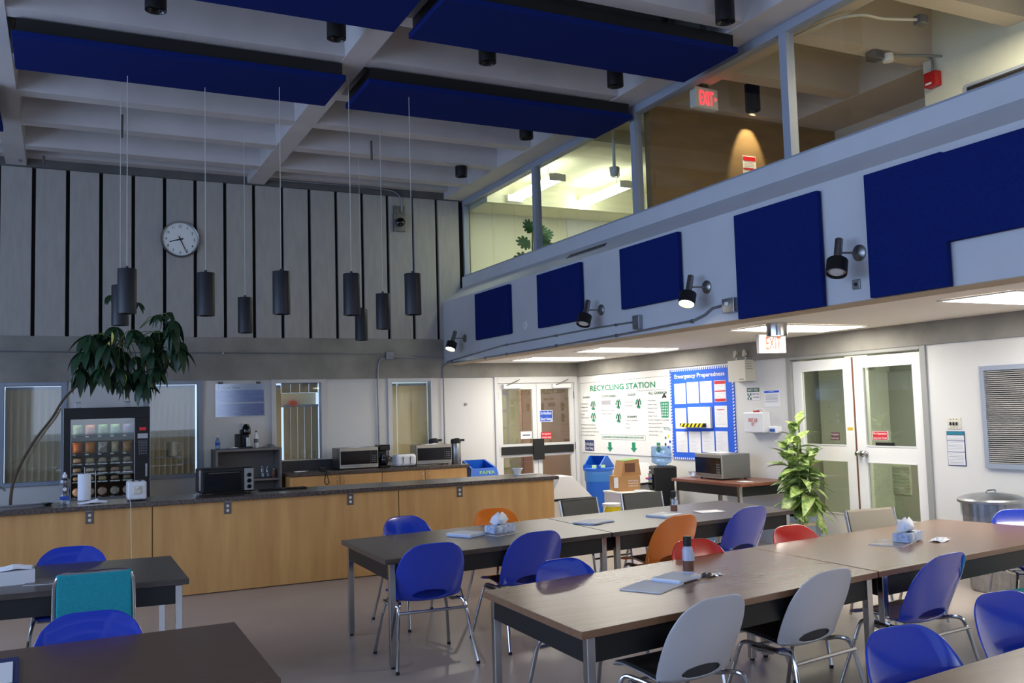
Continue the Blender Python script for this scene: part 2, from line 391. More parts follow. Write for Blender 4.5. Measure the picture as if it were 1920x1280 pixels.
# office strip lights
for i, (a, c) in enumerate([((955, 373), (1057, 336)), ((1077, 386), (1185, 349))]):
    p = at_z(*a, 5.0); q = at_z(*c, 5.0); cx = (p.x+q.x)/2; y0, y1 = min(p.y, q.y), max(p.y, q.y)
    t = thing('strip_light', ['lit strip light over the monstera plant, crossing the mullion', 'lit strip light nearer the tan partition in the upstairs office'][i], 'light', (cx, (y0+y1)/2, 4.98), 0, 'strip lights in the upstairs office')
    h = (y1-y0)/2
    MB().prism([(-.12, .02), (-.08, 0), (.08, 0), (.12, .02), (.1, .06), (-.1, .06)], -h, h, 'y').build('diffuser', M['tube'], t)
    for s in (-1, 1): MB().box(-.13, .13, s*h-.01, s*h+.01, -.01, .09).build('end_cap', M['white'], t)
    MB().box(-.06, .06, -h, h, .06, .1).build('housing', M['white'], t)
    for s in (-1, 1): MB().cyl((0, s*h*.6, .1), (0, s*h*.6, .31), .006, n=6).build('rod', M['white'], t)
# corridor beyond the right doors
g = M['corrwall']
struct(MB().box(10.2, 10.3, 5.2, 10.2, 0, 2.5).build('wall_corridor_far', M['corrdark']))
struct(MB().box(XR+.15, 10.2, 9.1, 9.2, 0, 2.5).build('wall_corridor_end', g))
struct(MB().box(XR+.15, 10.2, 5.2, 5.3, 0, 2.5).build('wall_corridor_near', g))
struct(MB().box(XR+.15, 10.3, 5.2, 10.2, 2.45, 2.55).build('ceiling_corridor', M['white']))
struct(MB().box(XR+.15, 10.3, 5.2, 10.2, -.1, 0).build('floor_corridor', mat('corridor floor', (190, 182, 160), .5)))
lamp('AREA', 'corridor_lamp', (9.1, 7.4, 2.42), 46, (1, 1, .9), (0, 0, 0), shape='RECTANGLE', size=.6, size_y=1.6)
# lobby beyond the back doors
struct(MB().box(5.6, 9.0, 16.4, 16.5, 0, 2.5).build('wall_lobby_far', mat('lobby wall', (196, 190, 150), .8)))
struct(MB().box(5.5, 5.6, YB+.2, 16.5, 0, 2.5).build('wall_lobby_left', M['officewall']))
struct(MB().box(9.0, 9.1, YB+.2, 16.5, 0, 2.5).build('wall_lobby_right', M['brown_panel']))
struct(MB().box(5.5, 9.1, YB+.2, 16.5, 2.45, 2.55).build('ceiling_lobby', M['white']))
struct(MB().box(5.5, 9.1, YB+.2, 16.5, -.1, 0).build('floor_lobby', M['floor']))
lamp('AREA', 'lobby_lamp', (6.6, 15.0, 2.4), 60, (1, .96, .8), (0, 0, 0), shape='RECTANGLE', size=.6, size_y=1.2)
lamp('AREA', 'landing_lamp', (7.0, 4.6, 5.05), 60, (1, .86, .66), (0, 0, 0), shape='RECTANGLE', size=.5, size_y=1.2)

# ------------------------------------------------------------------ navy ceiling panels
for i, (x0, x1, y0, y1, lab) in enumerate([
        (-.40, 2.44, 8.46, 9.27, 'long navy acoustic panel under the ceiling at upper left, above the clock'),
        (2.66, 5.72, 8.46, 9.27, 'long navy acoustic panel reaching the glazing left of the lit exit sign'),
        (2.66, 5.56, 6.47, 7.30, 'long navy acoustic panel at top right above the lit exit sign'),
        (-.40, 2.50, 6.36, 7.22, 'long navy acoustic panel cut by the top edge of the picture'),
        (-3.4, -.60, 10.25, 11.36, 'navy acoustic panel showing only at the left picture edge')]):
    t = thing('ceiling_panel', lab, 'acoustic panel', ((x0+x1)/2, (y0+y1)/2, 4.93), 0, 'navy acoustic panels under the ceiling')
    a, c = (x1-x0)/2, (y1-y0)/2
    MB().box(-a, a, -c, c, 0, .055).build('fabric_panel', M['blue_fabric'], t, bevel=.006)
    MB().box(-a+.03, a-.03, -c+.03, c-.03, .055, .175).build('backing_or_gap_shade', M['black'], t)  # black block stands in for the shade in the gap above the panel
    m = MB()
    for sx in (-1, 1):
        for sy in (-1, 1): m.box(sx*a*.8-.02, sx*a*.8+.02, sy*c*.7-.02, sy*c*.7+.02, .175, .6)
    m.build('hanger', M['conc_dark'], t)
# ------------------------------------------------------------------ navy wall panels on the balcony front
wp = [((889, 548), (955, 625), 'navy wall panel farthest from the viewer, above the first lit spotlight'),
      ((1005, 516), (1090, 599), 'navy wall panel between the round cover plate and the second spotlight'),
      ((1160, 468), (1275, 558), 'navy wall panel between the second and third spotlights'),
      ((1374, 405), (1543, 574), 'tall navy wall panel above the hanging exit sign and chrome cylinder'),
      ((1617, 329), (1780, 536), 'tall navy wall panel behind the rightmost wall spotlight'),
      ((1759, 290), (1925, 425), 'short wide navy wall panel at the right picture edge')]
for a, c, lab in wp:
    p, q = at_x(a[0], a[1], XF-.06), at_x(c[0], c[1], XF-.06)
    if a[0] == 1759: q.y = 2.7; q.z = 2.77; p.z = 3.38
    if p.z > 3.40: p.z = 3.405
    t = thing('wall_panel', lab, 'acoustic panel', (XF, (p.y+q.y)/2, (p.z+q.z)/2), R(-90), 'navy acoustic panels on the balcony front')
    w, h = abs(p.y-q.y)/2-.006, abs(p.z-q.z)/2
    MB().box(-w, w, -.06, -.012, -h, h).build('fabric_panel', M['blue_fabric'], t, bevel=.005)
    MB().box(-w*.9, w*.9, -.012, 0, -h*.9, h*.9).build('backing_or_gap_shade', M['black'], t)
# ------------------------------------------------------------------ pendant cylinders and spot cylinders
def tube_lamp(name, lab, loc, L, top, grp, cordmat='cord'):
    t = thing(name, lab, 'lamp', loc, 0, grp)
    r = .083
    MB().lathe([(r-.006, .05), (r-.006, .004), (r, 0), (r, L), (r-.002, L+.003), (0, L+.004)], 28).build('shade', M['pendant'] if grp[0] == 'h' else M['black'], t, smooth=True)
    MB().lathe([(0, .03), (.05, .03), (r-.012, .012), (r-.008, .002)], 24).build('lamp_lens', M['lens'], t, smooth=True)
    if top-loc[2]-L > .1:
        MB().cyl((0, 0, L), (0, 0, L+.03), .012, n=8).build('cord_grip', M['black'], t)
        MB().cyl((0, 0, L+.03), (0, 0, top-loc[2]), .0035, n=6).build('cord', M[cordmat], t)
    else:
        MB().cyl((0, 0, L), (0, 0, top-loc[2]), .03, n=10).build('stem', M['black'], t)
    return t
names = {238: 'dark hanging cylinder lamp nearest the left, in front of the vine leaves', 386: 'dark hanging cylinder lamp just right of the wall clock',
         460: 'low dark hanging cylinder lamp between the second and third large ones', 528: 'dark hanging cylinder lamp in the middle of the ribbed wall',
         660: 'dark hanging cylinder lamp overlapping the lowest hanging cylinder', 678: 'lowest and farthest hanging cylinder lamp, touching the concrete band',
         719: 'small dark hanging cylinder lamp below the wall speaker, to its left', 775: 'rightmost dark hanging cylinder lamp, beside the balcony corner',
         225: 'dark hanging cylinder lamp half hidden behind the leftmost one'}
for (px, py) in [(238, 588), (386, 592), (460, 624), (528, 589), (660, 591), (678, 638), (719, 617), (775, 590), (225, 610)]:
    p = at_z(px, py, 2.70)
    tube_lamp('pendant_lamp', names[px], (p.x, p.y, 2.70), .41, 5.72, 'hanging cylinder lamps')
sn = ['black ceiling cylinder lamp at the top left, above the long navy panel', 'black ceiling cylinder lamp left of the beam crossing near the top', 'black ceiling cylinder lamp below the top right navy panel, to the left',
      'black ceiling cylinder lamp just left of the glazing, below the top right navy panel', 'black ceiling cylinder lamp peeping under the navy panel beside the glazing',
      'farthest black ceiling cylinder lamp, near the balcony corner', 'black ceiling cylinder lamp cut off by the top edge, near the glazing', 'black cylinder lamp on the upper landing above the lit scallop']
for lab, (px, py) in zip(sn, [(292, 20), (631, 73), (914, 118), (1154, 162), (987, 260), (865, 331), (1360, 42), (1412, 208)]):
    p = at_z(px, py, 4.98)
    tube_lamp('spot_cylinder', lab, (p.x, p.y, 4.98), .3, 5.72, 'black ceiling cylinder lamps')
for x in (.65, 2.12): pass
lamp('SPOT', 'scallop_spot', (7.33, 8.19, 5.28), 60, (1, .78, .48), (R(22), 0, 0), spot_size=R(44), spot_blend=.5, shadow_soft_size=.02)
# ------------------------------------------------------------------ things on the balcony front
def wall_spot(px, py, lab, lit, head_px):
    p = at_x(px, py, XF)
    t = thing('wall_spotlight', lab, 'spotlight', (XF, p.y, p.z), R(-90), 'wall spotlights on the balcony front')
    MB().lathe([(0, 0), (.062, 0), (.062, .012), (.05, .02), (0, .024)], 24).build('wall_plate', M['steel'], t, smooth=True, rot=(R(90), 0, 0))
    MB().cyl((0, -.02, 0), (-.05, -.17, 0), .008, n=8).build('arm', M['steel'], t)
    ax = Vector((.22, -.38, -.9)).normalized(); c0 = Vector((-.05, -.17, 0))
    a, b_ = c0-ax*.12, c0+ax*.07
    MB().cyl(a, b_, .030, n=20).build('barrel', M['steel'], t, smooth=True)
    e = b_+ax*.115
    m = MB(); m.turn(b_, ax, [(0, 0), (.03, 0), (.078, .002), (.078, .115), (.072, .115), (.07, .09), (0, .088)]); m.build('head', M['black'], t, smooth=True)
    MB().turn(b_, ax, [(.069, .094), (.045, .106), (0, .109)], 24).build('bulb', M['bulb'] if lit else M['handlabel'], t)
    if lit:
        w = t.matrix_basis @ (e+ax*.02)
        d = (t.matrix_basis.to_3x3() @ ax)
        o = lamp('SPOT', 'spot_lamp', w, 14, (1, .93, .8), (0, 0, 0), spot_size=R(140), spot_blend=.8, shadow_soft_size=.05)
        o.rotation_euler = (-d).to_track_quat('Z', 'Y').to_euler()
    return t
wall_spot(872, 634, 'small lit spotlight at the far end of the balcony front', True, 0)
wall_spot(1128, 581, 'unlit spotlight between the second and third navy wall panels', False, 0)
wall_spot(1326, 538, 'lit spotlight beside the grey conduit box', True, 0)
wall_spot(1612, 474, 'unlit spotlight against the right tall navy panel, largest of the four', False, 0)
def box_on(side, name, lab, cat, x0, y0, x1, y1, d, m, group=None, bevel=.003, part='body'):
    if side == 'b': p, q = at_y(x0, y0, YB-d), at_y(x1, y1, YB-d); loc = ((p.x+q.x)/2, YB, (p.z+q.z)/2); w = abs(p.x-q.x)/2; rz = 0
    else:
        X = XR if side == 'r' else XF
        p, q = at_x(x0, y0, X-d), at_x(x1, y1, X-d); loc = (X, (p.y+q.y)/2, (p.z+q.z)/2); w = abs(p.y-q.y)/2; rz = R(-90)
    h = abs(p.z-q.z)/2; t = thing(name, lab, cat, loc, rz, group)
    if m: MB().box(-w, w, -d, 0, -h, h).build(part, m, t, bevel=bevel)
    return t, w, h
t, w, h = box_on('f', 'conduit_box', 'grey box at the end of the upper conduit, below the third navy panel', 'electrical box', 1185, 592, 1198, 616, .05, M['galv'])
for z in (-h*.6, h*.6): MB().cyl((0, -.05, z), (0, -.054, z), .006, n=8).build('screw', M['steel'], t)
t, w, h = box_on('f', 'conduit_box', 'grey box at the end of the lower conduit, beside the tall navy panel', 'electrical box', 1353, 561, 1376, 584, .06, M['galv'])
MB().box(-w*.5, w*.1, -.063, -.06, 0, h*.5).build('sticker', M['paper'], t)
t, w, h = box_on('f', 'outlet_plate', 'steel outlet plate under the rightmost wall spotlight', 'outlet', 1597, 525, 1612, 541, .012, M['steel'])
MB().cyl((0, -.012, 0), (0, -.018, 0), .014, n=12).build('socket', M['black'], t)
p = at_x(985, 609, XF); t = thing('cover_plate', 'round white cover plate between the two farthest navy panels', 'cover', (XF, p.y, p.z), R(-90))
MB().lathe([(0, .012), (.05, .01), (.062, 0)], 24).build('disc', M['white'], t, rot=(R(90), 0, 0), smooth=True)
MB().cyl((0, -.012, 0), (0, -.015, 0), .006, n=8).build('screw', M['steel'], t)
def run(name, lab, pts, r, clips=(), m='conduit', cat='conduit'):
    o = thing(name, lab, cat, pts[0]); o0 = Vector(pts[0])
    MB().tube([Vector(p)-o0 for p in pts], r, 8).build('pipe', M[m], o, smooth=True)
    for c, ax in clips:
        c = Vector(c)-o0; MB().box(c.x-.012, c.x+.012, c.y-.012, c.y+.012, c.z-r*1.6, c.z+r*1.6).build('clip', M['steel'], o)
    return o
X1 = XF-.012
f1 = [at_x(*q, X1) for q in [(1185, 604), (1165, 607), (1120, 614), (940, 648), (838, 678)]]
run('conduit', 'upper thin conduit along the foot of the balcony front', f1, .009, [(at_x(x, y, X1), 0) for x, y in [(1155, 609), (1043, 629), (950, 646)]])
f2 = [at_x(*q, X1) for q in [(1353, 573), (1335, 578), (1322, 590), (1300, 601), (1160, 628), (1000, 656), (870, 677), (846, 680)]]
f2b = smooth_path([f2[-1], Vector((XF-.02, YB-.35, 2.50)), Vector((XF-.03, YB-.06, 2.44)), Vector((XF-.03, YB-.045, 2.3))], 5)
f2c = [Vector((XF-.03, YB-.045, .96))]
run('conduit', 'lower conduit along the balcony front, bending down the back wall', f2[:-1]+f2b+f2c, .012, [(at_x(x, y, X1), 0) for x, y in [(1298, 602), (1156, 629), (1043, 648), (950, 664), (910, 671)]])
# back wall conduits
def bw(x, y, off=.04): return at_y(x, y, YB-off)
run('conduit', 'long thin conduit along the concrete band behind the vine', [bw(-60, 658), bw(300, 661), bw(560, 662), bw(726, 664)], .008, [(bw(418, 662), 0), (bw(623, 662), 0)])
run('conduit', 'short conduit from the grey box to the balcony corner', [bw(737, 669), bw(832, 671)], .01)
t, w, h = box_on('b', 'conduit_box', 'grey junction box on the concrete band above the toaster', 'electrical box', 724, 659, 739, 673, .07, M['galv'])
MB().cyl((0, -.07, 0), (0, -.075, 0), .008, n=8).build('screw', M['steel'], t)
run('conduit', 'bent conduit running down from the junction box to the wall outlet', smooth_path([bw(724, 671), bw(713, 674), bw(709, 688), bw(708, 720)], 5)+[bw(711, 833, .03)], .013, [(bw(709, 700), 0), (bw(710, 800, .03), 0)])
t, w, h = box_on('b', 'wall_outlet', 'metal wall outlet with plugs between coffee maker and toaster', 'outlet', 706, 833, 722, 850, .04, M['steel'])
MB().box(-.02, .05, -.08, -.04, -.03, .02).build('plug', M['cream'], t, bevel=.004)
MB().tube(smooth_path([(.03, -.07, -.03), (.07, -.1, -.10), (.14, -.12, -.13), (.2, -.2, -.2)], 5), .006, 6).build('cable', M['black'], t)
MB().tube(smooth_path([(-.02, -.06, .02), (-.1, -.1, .03), (-.2, -.2, -.02)], 5), .006, 6).build('cable', M['black'], t)
# vent slot in the sloped face
t = thing('air_slot', 'narrow dark air slot in the sloping balcony ledge', 'vent', (XF+.17, 9.35, 3.582), R(-90))
MB().hexa([(-.42, -.02, -.012), (.42, -.02, -.012), (.42, .02, .018), (-.42, .02, .018)], [(-.42, -.022, -.008), (.42, -.022, -.008), (.42, .018, .022), (-.42, .018, .022)]).build('slot', M['gap'], t)
MB().hexa([(-.44, -.03, -.02), (.44, -.03, -.02), (.44, -.02, -.012), (-.44, -.02, -.012)], [(-.44, -.032, -.014), (.44, -.032, -.014), (.44, -.022, -.006), (-.44, -.022, -.006)]).build('lip', M['conc_dark'], t)
# ------------------------------------------------------------------ clock
t = thing('wall_clock', 'round white wall clock with black hands on the ribbed wall', 'clock', (1.474, YB-.035, 4.238), 0)
MB().lathe([(.2, 0), (.25, 0), (.258, .03), (.25, .055), (.236, .05), (.232, .04)], 48).build('case', M['steel'], t, smooth=True, rot=(R(90), 0, 0))
MB().lathe([(0, .03), (.235, .03)], 48).build('dial', mat('clock dial', (232, 236, 232), .5), t, rot=(R(90), 0, 0))
for k in range(1, 13):
    a = math.pi/2-k*math.pi/6; cx, cz = .185*math.cos(a), .185*math.sin(a); s = str(k); w = .008 if k == 1 else (.022 if k < 10 else (.026 if k == 11 else .036))
    text(s, cx-w/2, cx+w/2, cz-.02, .04, -.032, M['ink'], t, 'numeral')
m = MB()
for k in range(60):
    a = k*math.pi/30; m.cyl((.222*math.cos(a), -.033, .222*math.sin(a)), (.222*math.cos(a), -.031, .222*math.sin(a)), .003, n=4)
m.build('minute_marks', M['ink'], t)
def hand(ang, L, w, nm):
    d = Vector((math.sin(R(ang)), 0, math.cos(R(ang)))); n_ = Vector((d.z, 0, -d.x))
    a = -d*.04; m = MB(); pts = [a-n_*w, a+n_*w, d*L+n_*w*.5, d*L-n_*w*.5]
    m.hexa([p+Vector((0, -.036, 0)) for p in pts], [p+Vector((0, -.041, 0)) for p in pts]); m.build(nm, M['ink'], t)
hand(254, .15, .010, 'hour_hand'); hand(156, .21, .007, 'minute_hand'); hand(330, .06, .003, 'second_hand')
MB().cyl((0, -.03, 0), (0, -.046, 0), .014, n=12).build('hub', M['ink'], t)
# ------------------------------------------------------------------ wall speaker / strobe
t, w, h = box_on('b', 'wall_speaker', 'grey wall box with black bulging lens beside the farthest glazing', 'alarm', 738, 400, 762, 434, .08, M['steel'])
MB().lathe([(.07, 0), (.066, .05), (.03, .075), (0, .08)], 20).build('lens', M['black_gloss'], t, smooth=True, rot=(R(90), 0, 0), loc=(0, -.08, -.0))
for s in (-1, 1): MB().box(s*.055-.04, s*.055+.04, -.06, 0, h+.005, h+.13).build('mounting_box', M['steel'], t, bevel=.003)
run('conduit', 'conduit bending down from the top rail to the wall speaker', smooth_path([Vector((2.7, YB-.09, 5.19)), Vector((4.3, YB-.09, 5.19)), Vector((4.68, YB-.09, 5.12)), Vector((4.74, YB-.07, 4.93)), Vector((4.74, YB-.05, 4.87))], 5), .012)
# small conduits on the ceiling ribs at upper left
for lab, pts in [('short vertical conduit on the ceiling rib above the leftmost lamps', [at_y(229, 215, 11.40), at_y(228, 258, 11.40)]),
                 ('short vertical pipe on the ceiling rib right of the beam crossing', [at_y(696, 264, 11.40), at_y(697, 300, 11.40)]),
                 ('short dark strut above the ribbed wall at far left', [at_y(82, 292, 13.2), at_y(82, 308, 13.2)])]:
    run('ceiling_pipe', lab, pts, .016, (), 'conc_dark', 'pipe')
run('ceiling_pipe', 'curved conduit dropping to the ribbed wall at the left picture edge', smooth_path([at_y(-30, 236, 13.0), at_y(16, 241, 13.0), at_y(31, 250, 13.0), at_y(38, 303, 13.25)], 6), .022, (), 'conduit', 'pipe')

# ------------------------------------------------------------------ back wall windows
def window(n, x0, x1, zb):
    w = bpy.data.objects.new('window_%d' % n, None); COL.objects.link(w); w.location = ((x0+x1)/2, YB, 0); struct(w)
    a = (x1-x0)/2; fr = M['alu'] if n < 3 else M['trim_white']
    MB().box(-a-.05, -a+.02, -.03, .12, zb-.03, ZW-.0).build('jamb', fr, w, bevel=.004)
    MB().box(a-.02, a+.05, -.03, .12, zb-.03, ZW-.0).build('jamb', fr, w, bevel=.004)
    MB().box(-a+.02, a-.02, -.03, .12, ZW-.05, ZW).build('head', fr, w, bevel=.004)
    MB().box(-a+.02, a-.02, -.04, .14, zb-.03, zb+.02).build('sill', fr, w, bevel=.004)
    MB().box(-a+.02, a-.02, .03, .036, zb+.02, ZW-.05).build('pane', M['glass'], w)
    return w, a
for i, (x0, x1) in enumerate(wins): window(i+1, x0, x1, .95 if i < 2 else 1.07)
window(0, -2.4, -1.75, .95)
def blind(x0, x1, n, z0, z1, m, lab, tilt=22, top=True):
    t = thing('vertical_blind', lab, 'blind', ((x0+x1)/2, YB+.15, z0)); pitch = (x1-x0)/n; t0 = random.random
    for k in range(n):
        cx = x0+pitch*(k+.5)-(x0+x1)/2
        MB().box(-pitch*.57, pitch*.57, -.002, .002, 0, z1-z0).build('slat', m, t, loc=(cx, 0, 0), rot=(0, 0, R(tilt)))
    if top: MB().box(-(x1-x0)/2, (x1-x0)/2, -.02, .02, z1-z0, z1-z0+.035).build('head_rail', M['alu'], t)
    return t
blind(-.66, -.01, 8, .96, 2.17, M['blind'], 'tan vertical blind in the leftmost window behind the bare stem')
blind(1.075, 1.69, 8, .96, 2.17, M['blind'], 'tan vertical blind in the window right of the vending machine')
blind(2.90, 3.445, 4, 2.07, 2.20, M['blind'], 'short upper part of blind above the orange hard hat')
blind(2.93, 3.445, 5, 1.08, 1.86, M['blind'], 'lower tan vertical blind below the orange hard hat')
blind(2.79, 2.89, 1, 1.08, 2.15, M['blind_tan'], 'single tan slat beside the orange hard hat', 4)
blind(4.55, 4.67, 2, 1.08, 2.15, M['blind_tan'], 'narrow pair of tan slats at the left of the window behind the airpot', 4)
blind(4.70, 5.165, 2, 1.08, 2.15, M['blind_tan'], 'wide tan panels closing the window behind the airpot', 2)
# room beyond the windows: a pale shelf board with a hard hat on it
t = thing('shelf_board', 'cream board behind the glass between the two blinds', 'board', (3.12, YB+.26, 1.87)); MB().box(-.28, .32, 0, .03, -.01, .20).build('upstand', mat('cream board', (244, 232, 200), .7), t); MB().box(-.26, .24, -.12, 0, -.012, 0).build('ledge', M['cream'], t)
t = thing('hard_hat', 'orange hard hat behind the window left of the first microwave', 'hat', (3.08, YB+.2, 1.87))
MB().lathe([(.085, 0), (.083, .03), (.07, .07), (.04, .095), (0, .1)], 20).build('shell', M['hardhat'], t, smooth=True)
MB().lathe([(.083, .004), (.1, 0), (.083, .008)], 20).build('brim', M['hardhat'], t, smooth=True)
t = thing('jug', 'cream water jug standing on a tray behind the window glass', 'jug', (1.38, YB+.075, 1.22))
MB().lathe([(.055, 0), (.065, .02), (.05, .12), (.055, .2), (.052, .2), (.048, .12), (.06, .02)], 20).build('body', M['cream'], t, smooth=True)
MB().tube(smooth_path([(.05, 0, .18), (.10, 0, .17), (.11, 0, .10), (.06, 0, .04)], 5), .008, 8).build('handle', M['cream'], t, smooth=True)
t = thing('tray', 'white tray under the cream water jug', 'tray', (1.34, YB+.08, 1.2)); MB().box(-.19, .16, -.03, .03, 0, .012).build('plate', M['white'], t, bevel=.003)
MB().box(-.17, .14, -.02, .025, .012, .016).build('liner', M['paper_blue'], t)

# ------------------------------------------------------------------ back double door
d1 = bpy.data.objects.new('door_1', None); COL.objects.link(d1); d1.location = (7.05, YB, 0); struct(d1)
F = M['trim_white']
MB().box(-.77, -.71, -.03, .12, 0, 2.26).build('jamb', F, d1, bevel=.004); MB().box(.71, .77, -.03, .12, 0, 2.26).build('jamb', F, d1, bevel=.004)
MB().box(-.71, .71, -.03, .12, 2.16, 2.26).build('head', F, d1, bevel=.004)
for s, x0, x1 in ((-1, -.705, -.004), (1, .004, .705)):
    lf = MB(); 
    lf.box(x0, x0+.075, 0, .045, .01, 2.155).box(x1-.075, x1, 0, .045, .01, 2.155).box(x0+.075, x1-.075, 0, .045, 2.06, 2.155).box(x0+.075, x1-.075, 0, .045, .01, .22).box(x0+.075, x1-.075, 0, .045, .96, 1.17)
    l_ = lf.build('leaf', F, d1)
    MB().box(x0+.075, x1-.075, .018, .024, 1.17, 2.06).build('pane', M['doorglass'], l_)
    MB().box(x0+.075, x1-.075, .018, .024, .22, .96).build('pane', M['doorglass'], l_)
    MB().box(x0+.04, x1-.04, -.03, 0, 1.0, 1.13).build('push_bar', M['black'], l_, bevel=.004)
    xc = x1-.045 if s < 0 else x0+.045
    MB().box(xc-.05, xc+.05, -.045, -.0, .9, 1.24).build('push_plate', M['black'], l_, bevel=.004)
    xo = x0+.08 if s < 0 else x1-.42
    MB().box(xo, xo+.34, -.07, 0, 2.07, 2.14).build('door_closer', M['white'], l_, bevel=.004)
    MB().tube([(xo+.05, -.07, 2.12), (xo+.2, -.16, 2.19), (xo+.3, -.05, 2.215)], .008, 6).build('closer_arm', M['steel'], l_)
    for z in (.3, 1.1, 1.95): MB().box(x0-.008 if s < 0 else x1-.006, x0+.006 if s < 0 else x1+.008, -.012, 0, z-.06, z+.06).build('hinge', M['steel'], l_)
def sign(side, name, lab, cat, x0, y0, x1, y1, face, lines, tm, border=None, mirror=False, d=.006, par=None):
    if side == 'd':
        p, q = at_y(x0, y0, YB-.0), at_y(x1, y1, YB-.0); t = thing(name, lab, cat, ((p.x+q.x)/2, YB-.003, (p.z+q.z)/2)); w = abs(p.x-q.x)/2; h = abs(p.z-q.z)/2
    elif side == 'e':
        X = XR+.03
        p, q = at_x(x0, y0, X), at_x(x1, y1, X); t = thing(name, lab, cat, (X-.0, (p.y+q.y)/2, (p.z+q.z)/2), R(-90)); w = abs(p.y-q.y)/2; h = abs(p.z-q.z)/2
    else: t, w, h = box_on(side, name, lab, cat, x0, y0, x1, y1, d, None)
    MB().box(-w, w, -d, 0, -h, h).build('plate', border or face, t)
    if border: MB().box(-w*.94, w*.94, -d-.001, -d, -h*.92, h*.92).build('face', face, t)
    n = len(lines)
    for k, ln in enumerate(lines):
        if not ln: continue
        s, frac = ln if isinstance(ln, tuple) else (ln, .84)
        zc = h*(1-(2*k+1)/n); hh = 2*h/n*.5
        text(s, -w*frac, w*frac, zc-hh/2, hh, -d-.003, tm, t, mirror=mirror)
    return t, w, h
sign('d', 'door_sign', 'blue sign reading Do Not Block Door Swing on the right glass leaf', 'sign', 1011, 769, 1036, 790, M['signblue'], ['Do Not Block', 'Door Swing'], M['paper'], M['paper'])
sign('d', 'door_sign', 'small red fire separation sign on the right leaf of the far doors', 'sign', 1014, 810, 1034, 822, M['signred'], ['Fire Separation', 'Keep Door Closed'], M['paper'])
t, w, h = sign('d', 'door_notice', 'white paper notice on the left leaf of the far doors', 'notice', 976, 809, 997, 822, M['paper'], [''], M['ink'])
MB().box(-w*.7, w*.7, -.008, -.006, -h*.2, h*.2).build('print', M['greyink'], t)
# lobby things
t = thing('locker', 'maroon cabinet standing in the lobby behind the left glass leaf', 'cabinet', (6.75, 15.3, 0))
MB().box(-.45, .35, 0, .5, 0, 1.85).build('body', M['maroon'], t, bevel=.005); MB().box(-.42, -.06, -.015, 0, .1, 1.8).build('door', M['maroon'], t); MB().box(-.04, .32, -.015, 0, .1, 1.8).build('door', M['maroon'], t)
t = thing('partition', 'brown wooden partition behind the right glass leaf', 'partition', (8.0, 15.1, 0))
MB().box(-.45, .95, 0, .06, 0, 2.44).build('board', M['brown_panel'], t); MB().box(-.47, -.45, -.01, .07, 0, 2.44).build('edge', M['wood_brown'], t)

# ------------------------------------------------------------------ poster and brackets
t, w, h = box_on('b', 'poster', 'shiny laminated Core Values poster with blue sky bands', 'poster', 404, 720, 496, 779, .004, M['paper'])
MB().box(-w*.97, w*.97, -.006, -.004, -h*.12, h*.62).build('sky_band', mat('poster sky', (40, 80, 176), .2, rgb2=(110, 140, 205), noise=(5, .5), stretch=(1, 1, 6)), t)
MB().box(-w*.97, w*.97, -.006, -.004, -h*.95, -h*.22).build('sea_band', mat('poster sea', (34, 70, 170), .2, rgb2=(90, 125, 195), noise=(7, .5), stretch=(1, 1, 6)), t)
text('5 x Core Values', -w*.9, -w*.0, h*.70, h*.2, -.0075, M['navy'], t)
for s in (-.8, .75): MB().box(w*s-.03, w*s+.03, -.02, 0, h, h+.03).build('clip', M['conc_dark'], t)
MB().box(-w*1.01, w*1.01, -.009, -.008, -h*1.01, h*1.01).build('lamination', M['clearplastic'], t)
for lab, x in [('small grey block on top of the vending machine, left one', 146), ('small grey block on top of the vending machine, right one', 239)]:
    p = at_y(x, 765, 13.1); t = thing('glass_block', lab, 'block', (p.x, 13.1, 1.905)); MB().box(-.035, .035, -.035, .035, 0, .07).build('body', M['galv'], t, bevel=.004); MB().box(-.04, .04, -.04, .04, .07, .076).build('cap', M['steel'], t)
t, w, h = box_on('b', 'wall_outlet', 'wall outlet box above the black coffee machine', 'outlet', 454, 793, 465, 800, .04, M['cream'])
MB().box(-.02, .02, -.06, -.04, -.03, .01).build('plug', M['black'], t)
t, w, h = box_on('b', 'wall_hook', 'tiny metal hook on the wall left of the far doors', 'hook', 872, 755, 876, 760, .02, M['steel']); MB().cyl((0, -.02, 0), (0, -.03, -.01), .006, n=6).build('pin', M['steel'], t)
# ------------------------------------------------------------------ front counter
c = thing('bar_counter', 'long birch plywood counter with dark granite-look top', 'counter', (0, 9.62, 0))
MB().box(-4.3, 5.27, 0, .68, .895, .937).build('countertop', M['granite'], c, bevel=.005)
for x0, x1 in ((-4.25, -1.71), (-1.70, .79), (.80, 3.295), (3.305, 5.22)):
    MB().box(x0, x1, .045, .065, .01, .892).build('front_panel', M['plywood'], c)
MB().box(5.2, 5.222, .066, .62, .01, .892).build('end_panel', M['plywood'], c)
MB().box(-4.2, 5.19, .07, .6, .0, .89).build('carcass', M['ply_edge'], c)
outm = mat('outlet plate', (96, 90, 88), .4, .3)
for lab, x in [('counter outlet nearest the left picture edge', .242), ('counter outlet below the black toaster oven', 1.501), ('counter outlet below the first microwave', 2.761), ('counter outlet nearest the right end of the counter', 4.018)]:
    t = thing('outlet', lab, 'outlet', (x, 9.665, .825), 0, 'duplex outlets on the counter front')
    MB().box(-.035, .035, -.006, 0, -.058, .058).build('plate', outm, t, bevel=.002)
    for z in (-.024, .022): MB().cyl((0, -.006, z), (0, -.009, z), .015, n=14).build('socket', M['cream'], t)
    MB().box(-.03, .03, -.012, 0, .058, .066).build('lip', M['steel'], t)
